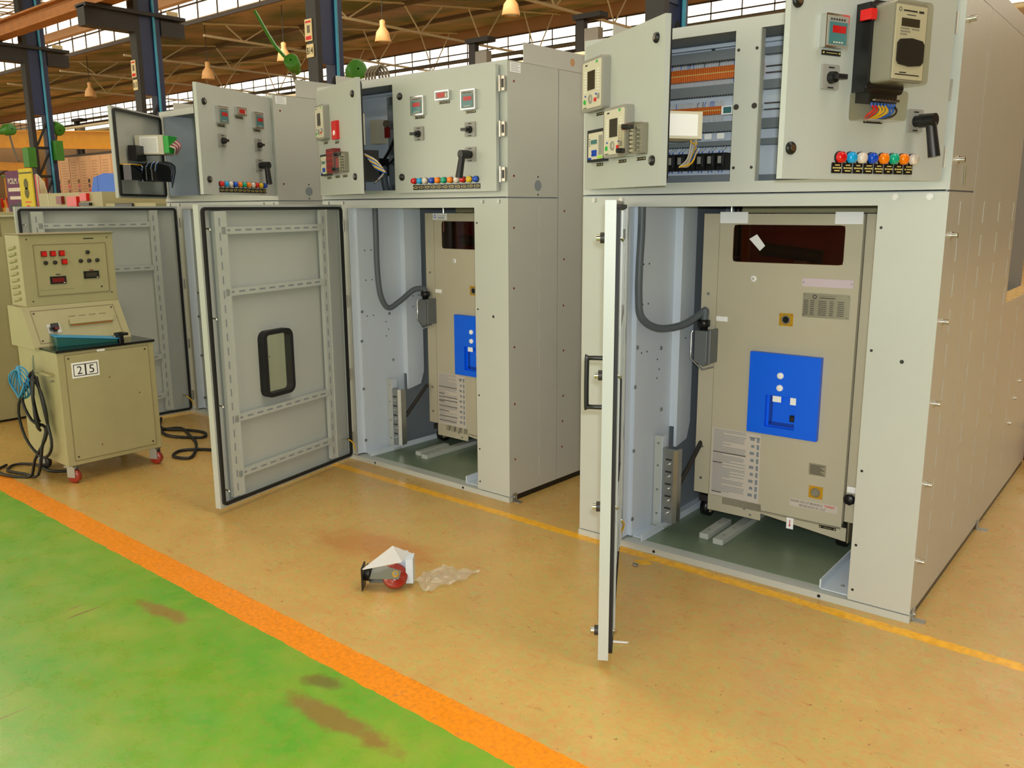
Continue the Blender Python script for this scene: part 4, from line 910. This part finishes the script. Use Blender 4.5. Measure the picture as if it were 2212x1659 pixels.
b = MB(); b.T = sl; b.box(.07, .145, .075, .135, .0, .004, 'zinc'); b.cyl((.108, .105, .004), (.108, .105, .02), .02, 'black', 14); b.box(.085, .125, .098, .125, .02, .036, 'black'); b.box(.10, .125, .088, .1, .02, .034, 'dark_red'); b.build('selector_switch', t)
b = MB(); b.T = sl; b.box(.20, .455, .115, .15, 0, .022, 'old_paint'); b.box(.21, .45, .112, .115, .004, .010, 'lens_orange'); b.build('scale_holder', t)
b = MB(); b.box(-.545, -.34, .0, .535, 1.0, 1.41, 'old_paint'); b.box(-.555, -.325, -.005, .54, 1.41, 1.417, 'old_paint_dark')
for k in range(9): b.tube([(-.5, -.001, 1.03+.037*k), (-.40, -.001, 1.045+.037*k)], .009, 'old_paint', 8, 1)
b.build('console', t, bevel=.003)
b = MB(); b.T = Matrix.Translation((-.34, 0, 0)) @ Matrix.Rotation(PI/2, 4, 'Z')
b.ring(.07, .49, -.004, 0, 1.055, 1.355, .004, .004, 'old_paint_dark', 1); b.box(.075, .485, -.002, 0, 1.06, 1.35, 'old_paint'); b.box(.08, .275, -.0035, -.002, 1.09, 1.091, 'old_paint_dark'); b.box(.36, .42, -.001, -.0005, 1.378, 1.384, 'black_text')
for p, z in ((.04, 1.385), (.5, 1.385), (.04, 1.03), (.5, 1.05)): b.cyl((p, 0, z), (p, -.003, z), .004, 'steel_dark', 8)
b.cyl((.44, -.002, 1.09), (.44, -.006, 1.09), .005, 'black', 8); b.box(.18, .205, -.004, -.002, 1.175, 1.18, 'black_text'); b.box(.375, .4, -.004, -.002, 1.19, 1.195, 'dark_red'); b.build('console_panel', t)
Tm = Matrix.Translation((-.342, 0, 0)) @ Matrix.Rotation(PI/2, 4, 'Z')
for p, z in ((.125, 1.30), (.175, 1.30), (.225, 1.30), (.235, 1.25)):
    b = MB(); b.T = Tm; b.box(p-.016, p+.016, -.012, 0, z-.016, z+.016, 'dark_red'); b.box(p-.012, p+.012, -.022, -.012, z-.012, z+.012, 'red'); b.build('push_button', t, label='red square push button')
for p, z in ((.13, 1.248), (.182, 1.248), (.375, 1.30), (.33, 1.25), (.38, 1.25), (.428, 1.25)):
    b = MB(); b.T = Tm; b.lathe([(0, .012), (.012, .012), (.014, .008), (.0141, 0)], (p, 0, z), (0, -1, 0), 'steel_dark', 14); b.build('push_button', t, label='round dark grey push button')
for p, z, mm in ((.19, 1.145, 'dark_red'), (.385, 1.165, 'lcd_dark')):
    b = MB(); b.T = Tm; b.box(p-.045, p+.045, -.01, 0, z-.022, z+.022, 'black'); b.box(p-.034, p+.034, -.0115, -.01, z-.013, z+.013, mm); b.box(p+.028, p+.038, -.0118, -.01, z-.018, z-.015, 'label_white'); b.build('digital_meter', t)
def castor(x, yy, name, red):
    w_ = MB(); w_.T = Matrix.Translation((x, yy, 0)) @ Matrix.Rotation(.5, 4, 'Z')
    w_.box(-.03, .03, -.03, .03, .098, .106, 'zinc'); w_.box(-.02, .03, -.02, -.016, .035, .1, 'zinc'); w_.box(-.02, .03, .016, .02, .035, .1, 'zinc')
    f_ = w_.build('castor', t)
    v = MB(); v.T = Matrix.Translation((x, yy, 0)) @ Matrix.Rotation(.5, 4, 'Z'); v.lathe([(-.015, 0), (-.015, .034), (-.011, .04), (.011, .04), (.015, .034), (.015, 0)], (.012, 0, .04), (0, 1, 0), red, 20); v.build('wheel', f_)
castor(-.03, .03, '', 'wheel_red'); castor(-.03, Wd-.04, '', 'wheel_red'); castor(-.47, .04, '', 'steel_dark'); castor(-.5, Wd-.05, '', 'steel_dark')
b = MB(); b.box(-.20, -.06, -.03, 0, .63, .642, 'old_paint'); b.tube([(-.2, -.03, .64), (-.2, -.05, .64), (-.2, -.05, .74)], .006, 'zinc', 8, 1); b.tube([(-.07, 0, .6), (-.07, -.02, .6)], .006, 'zinc', 8, 1); b.build('cable_hook', t)
# things on the trolley
b = MB(); b.T = Matrix.Translation((-4.83, -1.05, .779)) @ Matrix.Rotation(R(82), 4, 'Z')
b.prism([(-.2, 0), (.13, 0), (.13, .014), (-.17, .055), (-.2, .055)], -.07, .07, 'teal_case', 'y'); b.prism([(-.205, .058), (.14, .014), (.14, .018), (-.205, .064)], -.075, .075, 'cable_blue', 'y')
tag(b.build('instrument_case', bevel=.003), 'flat dark teal case lying on the black trolley worktop', 'case')
b = MB(); b.T = Matrix.Translation((-4.78, -.90, .779)); b.cyl((0, 0, 0), (0, 0, .045), .022, 'black', 16); b.box(-.03, .03, -.02, .04, .03, .045, 'black')
tag(b.build('black_connector'), 'small black connector standing beside the teal case on the trolley', 'connector')
b = MB()
for k in range(3):
    pts = []
    for a in range(13):
        an = 2*PI*a/12; pts.append((-4.88+.03*k-.01*math.sin(an*2), -1.365-.012*k-.02*abs(math.sin(an)), .50+.15*math.cos(an)-.02*k))
    b.tube(pts, .008, 'wire_black', 6, 3)
b.tube([(-4.88, -1.38, .64), (-4.95, -1.42, .5), (-4.9, -1.4, .36), (-4.82, -1.36, .32), (-4.85, -1.38, .2), (-4.9, -1.40, .03), (-5.05, -1.42, .012), (-5.2, -1.46, .012), (-5.3, -1.38, .012), (-5.2, -1.30, .012), (-5.0, -1.3, .012), (-4.9, -1.22, .012)], .009, 'wire_black', 6, 4)
b.tube([(-4.86, -1.37, .62), (-4.98, -1.43, .45), (-4.97, -1.42, .25), (-4.86, -1.38, .14), (-4.76, -1.36, .22), (-4.80, -1.36, .4), (-4.84, -1.37, .62)], .009, 'wire_black', 6, 4)
b.tube([(-4.86, -1.38, .62), (-4.78, -1.37, .5), (-4.80, -1.36, .3), (-4.92, -1.40, .12), (-4.97, -1.42, .012), (-5.1, -1.5, .012), (-5.25, -1.5, .012), (-5.33, -1.42, .012)], .009, 'wire_black', 6, 4)
tag(b.build('power_cable'), 'black rubber cable looped over the hook on the trolley side', 'cable')
b = MB()
for k in range(5):
    b.tube([(-4.97+.01*k, -1.41-.008*k+.012*math.sin(a), .585+.078*math.cos(2*PI*a/12)+.004*k) if False else (-4.97+.085*math.cos(2*PI*a/12)+.006*k, -1.40-.01*k+.01*math.sin(a*1.3+k), .575+(.095-.004*k)*math.sin(2*PI*a/12)) for a in range(13)], .0045, 'cable_blue', 6, 3)
tag(b.build('cable_coil'), 'small coil of light blue cable hanging on the trolley side', 'cable')
b = MB(); b.tube([(-5.75, -.2, .012), (-5.45, -.35, .012), (-5.25, -.25, .012), (-5.1, -.22, .012), (-5.0, -.3, .012), (-5.2, -.42, .012), (-5.4, -.38, .012), (-5.35, -.26, .012), (-5.1, -.33, .012), (-4.9, -.4, .012), (-4.7, -.52, .012), (-4.6, -.62, .012), (-4.72, -.66, .012), (-4.8, -.55, .012), (-4.65, -.42, .012), (-4.4, -.4, .012)], .01, 'wire_black', 6, 4)
tag(b.build('floor_cable'), 'black cable lying in loops on the floor right of the trolley', 'cable')

# ------------------------------------------------------------------ loose castor, bag and scraps
t = thing('loose_castor', 'loose red castor wheel with bent sheet bracket lying on the tan floor', 'castor wheel', (-2.19, -1.045, 0), YAW)
wc = Vector((.0, -.0, .052)); ax = Vector((.16, -.74, .62)).normalized()
b = MB(); b.lathe([(-.022, 0), (-.022, .03), (-.018, .034), (-.018, .045), (-.012, .052), (.012, .052), (.018, .045), (.018, .034), (.022, .03), (.022, 0)], wc, ax, 'wheel_red', 32); b.build('wheel', t)
b = MB(); b.cyl(wc+ax*.024, wc+ax*.036, .014, 'yellow_plate', 6); b.cyl(wc+ax*.036, wc+ax*.042, .008, 'zinc', 12); b.build('axle_bolt', t)
# fork plates from axle back to the swivel head
hd = Vector((-.10, .02, .06))
b = MB()
for sgn in (-1, 1):
    o_ = ax*.027*sgn; d_ = (hd-wc).normalized(); w_ = ax.cross(d_).normalized()
    P4 = [wc-d_*.02+w_*.018+o_, wc-d_*.02-w_*.018+o_, hd-w_*.036+o_, hd+w_*.036+o_]; e_ = ax*.003
    b.add([p-e_ for p in P4]+[p+e_ for p in P4], [(0, 1, 2, 3), (7, 6, 5, 4), (0, 4, 5, 1), (1, 5, 6, 2), (2, 6, 7, 3), (3, 7, 4, 0)], 'zinc')
b.build('fork', t)
b = MB(); d_ = (hd-wc).normalized(); b.cyl(hd+d_*.0, hd+d_*.022, .036, 'black', 18); b.box(hd.x-.035, hd.x-.029, -.035, .045, .004, .10, 'black'); b.build('swivel_plate', t)
b = MB()
b.add([(-.13, -.03, .098), (-.01, .03, .175), (.075, .07, .12), (.03, .0, .118)], [(0, 1, 2, 3), (3, 2, 1, 0)], 'white')
b.add([(-.13, -.03, .098), (.03, .0, .118), (.03, .002, .113), (-.13, -.028, .093)], [(0, 1, 2, 3)], 'white')
b.box(.045, .075, .0, .07, .02, .125, 'paint_cool_lit'); b.box(-.01, .05, .06, .063, .02, .14, 'paint_cool_lit'); b.build('sheet_bracket', t)
b = MB(); nx, ny = 26, 20; vs = []; BG = ((-.144, -.062), (-.001, -.10), (.03, .182), (-.15, .129))
for j in range(ny):
    for i in range(nx):
        u, v = i/(nx-1), j/(ny-1)
        x = BG[0][0]*(1-u)*(1-v)+BG[1][0]*u*(1-v)+BG[2][0]*u*v+BG[3][0]*(1-u)*v+.012*math.sin(9*v+3*u); yy = BG[0][1]*(1-u)*(1-v)+BG[1][1]*u*(1-v)+BG[2][1]*u*v+BG[3][1]*(1-u)*v+.01*math.sin(8*u)
        z = .004+.016*abs(math.sin(9*u+5*v))*abs(math.sin(11*v-4*u))+.012*random.random()*math.sin(PI*u)*math.sin(PI*v); vs.append((x, yy, z))
b.add(vs, [(j*nx+i, j*nx+i+1, (j+1)*nx+i+1, (j+1)*nx+i) for j in range(ny-1) for i in range(nx-1)], 'plastic_film', True)
tag(b.build('plastic_bag', None, (-2.04, -.90, 0), 0), 'crumpled clear plastic bag on the floor beside the loose castor', 'plastic bag')
b = MB(); b.prism([(-1.585, -.165), (-1.535, -.185), (-1.50, -.15), (-1.545, -.125)], .0005, .002, 'tape_yellow', 'z'); tag(b.build('tape_scrap'), 'yellow square of tape on the floor before the right cabinet', 'tape')
b = MB(); b.cyl((-1.56, -.21, .006), (-1.545, -.215, .006), .006, 'zinc', 6); b.cyl((-1.545, -.215, .006), (-1.535, -.218, .006), .01, 'zinc', 6); tag(b.build('small_bolt'), 'small zinc bolt lying beside the yellow tape square', 'bolt')
b = MB(); b.T = Matrix.Translation((-1.220, -0.836, .003)) @ Matrix.Rotation(.6, 4, 'Z'); b.prism([(-.03, -.004), (.03, -.006), (.036, .002), (-.02, .006)], 0, .003, 'white', 'z'); tag(b.build('paper_scrap'), 'tiny white paper scrap on the floor under the right cabinet\'s lower door', 'paper')

# ------------------------------------------------------------------ cabinets and clutter at left
t = thing('low_relay_panel', 'low beige relay panel with red displays behind the leftmost tall door', 'electrical cabinet', (-8.45, .16, 0))
b = MB(); b.box(0, 1.3, 0, .9, 0, 1.70, 'old_paint'); b.build('body', t)
for x0, x1, z0, z1, mm, nm in ((.44, .55, 1.60, 1.67, 'dark_red', 'display'), (.66, .86, 1.58, 1.665, 'red', 'window_annunciator'), (.93, 1.06, 1.625, 1.69, 'red', 'trip_relay'), (.9, 1.1, 1.585, 1.61, 'black', 'nameplate')):
    MB().box(x0, x1, -.03, 0, z0, z1, mm).build(nm, t)
MB().box(.2, .21, -.004, 0, 1.4, 1.69, 'device_face').build('door_edge', t)
b = MB(); b.box(-7.1, -6.25, .16, 1.0, 0, 1.60, 'old_paint'); b.box(-6.9, -6.6, .14, .158, 1.52, 1.6, 'black'); tag(b.build('low_cabinet', bevel=.004), 'low tan cabinet between the relay panel and the left tall cabinet', 'electrical cabinet')
t = thing('beige_cabinet', 'plain beige cabinet cut off by the left edge behind the trolley', 'electrical cabinet', (-7.5, -1.75, 0))
b = MB(); b.box(0, .92, 0, 1.45, .02, 1.36, 'old_paint'); b.box(0, .93, -.01, 1.46, 1.50, 1.535, 'old_paint'); b.box(0, .85, .03, 1.4, 1.36, 1.50, 'black'); b.box(.87, .91, .9, 1.45, 1.36, 1.5, 'old_paint'); b.box(.02, .88, .03, 1.4, 0, .02, 'black'); b.build('body', t)
b = MB(); b.box(.93, .934, 0, 1.45, 1.505, 1.512, 'device_face'); b.build('edge_strip', t)
# posters
def at(rx, rr, D): return (.369+rx*D, -3.273+D, 1.552+rr*D)
D = 10.6
t = thing('poster_board', 'long cream notice board covered with rows of pinned photo sheets', 'notice board', (.369-2.472*D, -3.273+D, 0))
wB = (2.472-2.05)*D
MB().box(0, wB, 0, .04, 1.5, 2.95, 'poster_pink').build('board', t); MB().box(-.03, wB, -.02, .05, 2.95, 3.0, 'bar_dark').build('top_rail', t)
for k in range(7):
    q = MB(); x = .05+.62*k; q.box(x, x+.55, -.012, 0, 1.55, 2.92, 'poster_pink')
    for j in range(18): q.box(x+.05, x+.3+.1*random.random(), -.014, -.012, 1.6+.07*j, 1.62+.07*j, 'gutter')
    for j in range(6): q.box(x+.38, x+.5, -.015, -.012, 1.6+.13*j, 1.7+.13*j, random.choice(('dark_red', 'bar_dark', 'machine_ochre', 'red')))
    if x+.55 < wB: q.build('sheet', t)
D = 8.9; q = MB(); x0, y0, z0 = .369-2.793*D, -3.273+D, 1.552
q.box(x0, x0+1.0, y0, y0+.03, z0-.05, z0+.97, 'purple'); q.text('PCSLM. R', x0+.55, z0+.72, .14, y0-.004, 'device_face', .8, bold=True); q.box(x0+.12, x0+1, y0-.004, y0, z0+.46, z0+.55, 'device_face'); q.box(x0+.18, x0+1, y0-.004, y0, z0+.26, z0+.34, 'device_face')
q.box(x0+.1, x0+.5, y0-.004, y0, z0-.02, z0+.14, 'black'); q.box(x0+.55, x0+.9, y0-.004, y0, z0+.0, z0+.18, 'black'); q.box(x0+.02, x0+.08, y0+.03, y0+.08, 0, z0+.9, 'steel_dark'); tag(q.build('purple_banner'), 'purple banner with white lettering at the far left edge', 'banner')
D = 8.6; q = MB(); x0, y0 = .369-2.695*D, -3.273+D
q.box(x0, x0+.78, y0, y0+.03, 1.5, 2.52, 'poster_yellow'); q.box(x0+.0, x0+.78, y0-.003, y0, 2.4, 2.44, 'olive'); q.cyl((x0+.4, y0-.004, 2.16), (x0+.4, y0, 2.16), .13, 'olive', 20); q.cyl((x0+.4, y0-.004, 1.95), (x0+.4, y0, 1.95), .13, 'olive', 20); q.box(x0+.25, x0+.6, y0-.004, y0, 1.72, 1.75, 'red'); q.box(x0+.3, x0+.5, y0-.004, y0, 1.6, 1.66, 'red')
q.cyl((x0+.39, y0+.04, 0), (x0+.39, y0+.04, 1.6), .03, 'steel_dark', 8); tag(q.build('yellow_poster'), 'narrow yellow poster with two dark discs beside the purple banner', 'poster')
D = 9.0; q = MB(); x0, y0 = .369-2.585*D, -3.273+D
q.prism([(x0+.02, 2.4), (x0+.12, 2.42), (x0+.5, 2.22), (x0+.62, 1.95), (x0+.55, 1.7), (x0+.3, 1.62), (x0+.12, 1.5)], y0, y0+.02, 'device_face'); q.box(x0, x0+.08, y0-.003, y0, 1.6, 2.4, 'red'); q.box(x0+.2, x0+.24, y0-.003, y0, 1.6, 2.35, 'red')
q.cyl((x0+.2, y0+.03, 0), (x0+.2, y0+.03, 1.7), .03, 'steel_dark', 8); tag(q.build('white_sign_board'), 'white rounded sign with red stripes at the foot of the leftmost column', 'sign')
q = MB(); D = 5.5; x0, y0 = .369-2.262*D, -3.273+D
q.prism([(x0, 1.62), (x0+.18, 1.98), (x0+.5, 2.03), (x0+.78, 2.0), (x0+.82, 1.58), (x0+.15, 1.55)], y0, y0+.35, 'blue_sheet'); q.box(x0+.3, x0+.305, y0-.003, y0, 1.6, 2.0, 'blue_dark'); q.box(x0, x0+.8, y0, y0+.35, 0, 1.56, 'machine_grey')
tag(q.build('blue_covered_machine', bevel=.01), 'machine under a bright blue sheet left of the far cabinet door', 'machine')
# overhead yellow jib and equipment behind
def beam(a, b, h, m, lab, cat, name):
    g = MB(); a, b = Vector(a), Vector(b); d_ = (b-a).normalized(); n_ = Vector((-d_.y, d_.x, 0)).normalized()*.12; z_ = Vector((0, 0, h/2))
    def sec(k0, k1, wn):
        n2 = n_*wn; P8 = [a-n2+z_*k0, a+n2+z_*k0, b+n2+z_*k0, b-n2+z_*k0, a-n2+z_*k1, a+n2+z_*k1, b+n2+z_*k1, b-n2+z_*k1]
        g.add(P8, [(3, 2, 1, 0), (4, 5, 6, 7), (0, 1, 5, 4), (1, 2, 6, 5), (2, 3, 7, 6), (3, 0, 4, 7)], m)
    sec(-1, -.85, 1); sec(-.85, .85, .15); sec(.85, 1, 1)
    tag(g.build(name), lab, cat)
beam(at(-2.9, .205, 15), at(-2.05, .158, 18), .75, 'crane_yellow', 'yellow jib crane beam behind the leftmost column', 'crane beam', 'jib_crane_beam')
beam(at(-2.9, .128, 13), at(-2.6, .115, 14), .3, 'crane_yellow', 'low yellow beam at the left edge above the purple banner', 'crane beam', 'low_crane_beam')
def fan(p, d, label, s=1.0):
    t = thing('wall_fan', label, 'fan', p, 0, 'green wall fans'); d = Vector(d).normalized()
    MB().lathe([(-.16*s, .02), (-.16*s, .18*s), (-.13*s, .21*s), (.17*s, .22*s), (.2*s, .2*s), (.21*s, .15*s), (.22*s, .02)], (0, 0, 0), d, 'fan_green', 20).build('cage', t)
    MB().lathe([(-.46*s, .02), (-.46*s, .10*s), (-.42*s, .13*s), (-.16*s, .14*s), (-.15*s, .02)], (0, 0, 0), d, 'fan_green', 14).build('motor', t)
    return t
f = fan(at(-1.381, .258, 12), (.5, -.6, .3), 'green fan on a long arm just left of the B14 column', .75); MB().tube([(0, 0, 0), (-.9, .2, .5), (-1.9, .4, 1.4)], .04, 'fan_green', 6, 2).build('arm', f); MB().tube([(0, 0, -.2), (.1, .1, -.9), (.15, .1, -2.6)], .04, 'machine_grey', 6, 2).build('post', f)
f = fan(at(-1.205, .228, 12), (.9, -.4, .1), 'green fan just right of the B14 column', .9); MB().tube([(0, 0, 0), (-.4, .1, -.3), (-.8, .2, -.5)], .04, 'machine_grey', 6, 2).build('arm', f)
f = fan(at(-2.41, .207, 10.2), (1, .1, -.45), 'green fan on a bracket right of the leftmost column', .75); MB().tube([(0, 0, 0), (-.2, 0, -.5), (-.35, 0, -.9)], .03, 'machine_grey', 6, 2).build('arm', f)
f = fan(at(-2.73, .222, 10.2), (.9, .3, .1), 'green fan on a bracket left of the leftmost column', .75); MB().tube([(0, 0, 0), (.2, 0, -.5), (.5, 0, -.9)], .03, 'machine_grey', 6, 2).build('arm', f)
for k, (rx, rr, l) in enumerate(((-2.63, .142, 'green control box on the left of the leftmost column'), (-2.46, .152, 'green control box on the right of the leftmost column'))):
    p = at(rx, rr, 9.3 if k == 0 else 9.95); q = MB(); q.box(-24.02 if k else p[0]-.18, -23.8 if k else p[0]+.18, p[1], p[1]+.2, p[2]-.25, p[2]+.25, 'fan_green'); tag(q.build('control_box', bevel=.01), l, 'control box', 'green control boxes')
# dark posts with junction boxes
def post(rx, D, zt, label, lampbox=True):
    x = .369+rx*D; y_ = -3.273+D; t = thing('service_post', label, 'post', (x, y_, 0), 0, 'dark service posts')
    MB().box(-.14, .14, 0, .2, 0, zt, 'column_dark').build('post', t); MB().box(.25, .50, 0, .15, 0, zt-1.4, 'column_dark').build('post', t)
    MB().box(.2, .7, -.05, .2, zt-.9, zt-.3, 'grey_device').build('junction_box', t); MB().box(-.2, .8, -.1, .3, zt-.02, zt+.12, 'column_dark').build('cap', t)
post(-.935, 22, 6.85, 'dark service post standing behind the middle cabinet'); post(-.735, 22, 7.0, 'dark service post left of the right cabinet\'s open upper door'); post(-2.30, 21, 6.1, 'dark service post with grey box left of the far cabinet door'); post(-1.845, 22, 5.95, 'dark service post right of the B13 column')
# corrugated hose bundle behind middle cabinet
t = thing('duct_rack', 'rack of grey ribbed hoses rising behind the middle cabinet', 'hose rack', (-7.3, 3.23, 0))
for k in range(4):
    MB().tube([(.05*k, 0, 1.8), (.05*k, 0, 2.85), (.05*k+.02, 0, 3.0), (.05*k+.1, .03, 3.05), (.05*k+.17, .06, 2.9), (.05*k+.2, .06, 2.3)], .014, 'machine_grey', 8, 4).build('hose', t)
MB().box(-.05, .4, .1, .14, 0, 2.9, 'machine_grey').build('rack', t)
# distant machines filling the bays
spec = [(-27, 12, 4, 2, 2.4, 'machine_ochre'), (-33, 14, 5, 2, 3.0, 'machine_grey'), (-38, 17, 4, 3, 3.6, 'machine_ochre'), (-22, 15, 3, 2, 2.2, 'machine_grey'), (-30, 20, 6, 2, 3.4, 'machine_ochre'), (-44, 20, 5, 2, 4.2, 'machine_grey'), (-36, 11, 3, 2, 2.8, 'dark_red'), (-20, 26, 3, 1, 3.2, 'machine_grey'), (-17, 20, 5, 2, 3.0, 'machine_ochre'), (-43, 12, 3, 2, 3.3, 'crane_yellow')]
where = ['behind the notice board', 'left of the notice board', 'under the yellow jib', 'right of the notice board', 'below the yellow jib at centre', 'at the far left edge', 'behind the purple banner', 'behind the blue covered machine', 'behind the middle cabinet', 'under the left end of the jib']
for (x, yy, w_, d_, h_, mm), l in zip(spec, where):
    t = thing('distant_machine', 'blurred '+{'machine_ochre': 'ochre', 'machine_grey': 'grey', 'dark_red': 'dark red', 'crane_yellow': 'yellow'}[mm]+' workshop machine '+l, 'machine', (x, yy, 0), random.uniform(-.2, .2))
    b = MB(); b.box(0, w_, 0, d_, 0, h_*.6, mm); b.box(w_*.1, w_*.4, .1, d_*.8, h_*.6, h_, mm); b.box(w_*.55, w_*.9, .1, d_*.7, h_*.6, h_*.8, 'machine_grey'); b.build('frame', t, bevel=.03)
    b = MB()
    for k in range(7): z = h_*(.2+.75*random.random()); b.tube([(w_*random.random(), -.05, z), (w_*random.random(), -.1, z+random.uniform(-.6, .6))], .05, random.choice(('device_face', 'steel_dark', 'red', 'fan_green')), 6, 1)
    b.build('piping', t)
    b = MB(); b.box(w_*.2, w_*.45, -.06, 0, h_*.3, h_*.5, 'device_face'); b.build('control_panel', t)
for k, (D, z, mm, l) in enumerate(((20, 5.6, 'truss_pale', 'pale overhead pipe running along the hall above the yellow jib'), (24, 6.1, 'truss_pale', 'pale overhead pipe crossing the far bay'), (27, 5.2, 'crane_orange', 'rusty overhead pipe crossing the far bay'), (26, 7.2, 'machine_grey', 'high grey overhead pipe under the far skylight'))):
    tag(MB().tube([(-58, -3.273+D, z), (18, -3.273+D, z)], .07, mm, 8, 1).build('overhead_pipe'), l, 'pipe')
rk = thing('storage_rack', 'tall rack of mixed crates against the far wall', 'rack', (-56, 24, 0))
for k in range(12):
    MB().box(4*k, 4*k+.15, 0, .8, 0, 5.4, 'steel_dark').build('upright', rk)
for j in range(4): MB().box(0, 44.2, 0, .8, 1.2+1.3*j, 1.3+1.3*j, 'crane_orange').build('shelf', rk)
cols = ['machine_ochre', 'machine_grey', 'dark_red', 'device_face', 'blue_sheet', 'fan_green', 'crane_yellow', 'bar_dark', 'poster_pink']
g = MB()
for k in range(11):
    for j in range(4):
        x = 4*k+.3
        while x < 4*k+3.4:
            w_ = .4+random.random()*.8; g.box(x, min(x+w_, 4*k+3.9), .05, .75, 1.3+1.3*j, 1.3+1.3*j+.4+.7*random.random(), random.choice(cols)); x += w_+.1
g.build('crates', rk)['kind'] = 'stuff'
# red flanged item at the right edge
t = thing('red_flanged_valve', 'dark red flanged valve with black handwheel at the right edge', 'valve', (-.57, 2.74, 0))
b = MB(); b.lathe([(0, .0), (0, .05), (.03, .05), (.03, .025), (.10, .025), (.10, .05), (.13, .05), (.13, .02), (.2, .02)], (.02, 0, .0), (0, 0, 1), 'dark_red', 18); b.cyl((-.04, 0, .07), (.08, 0, .07), .04, 'dark_red', 16); b.build('body', t)
b = MB(); b.lathe([(0, .0), (0, .06), (.012, .065), (.02, .05), (.02, 0)], (.02, 0, .2), (0, 0, 1), 'black', 18); b.build('handwheel', t)
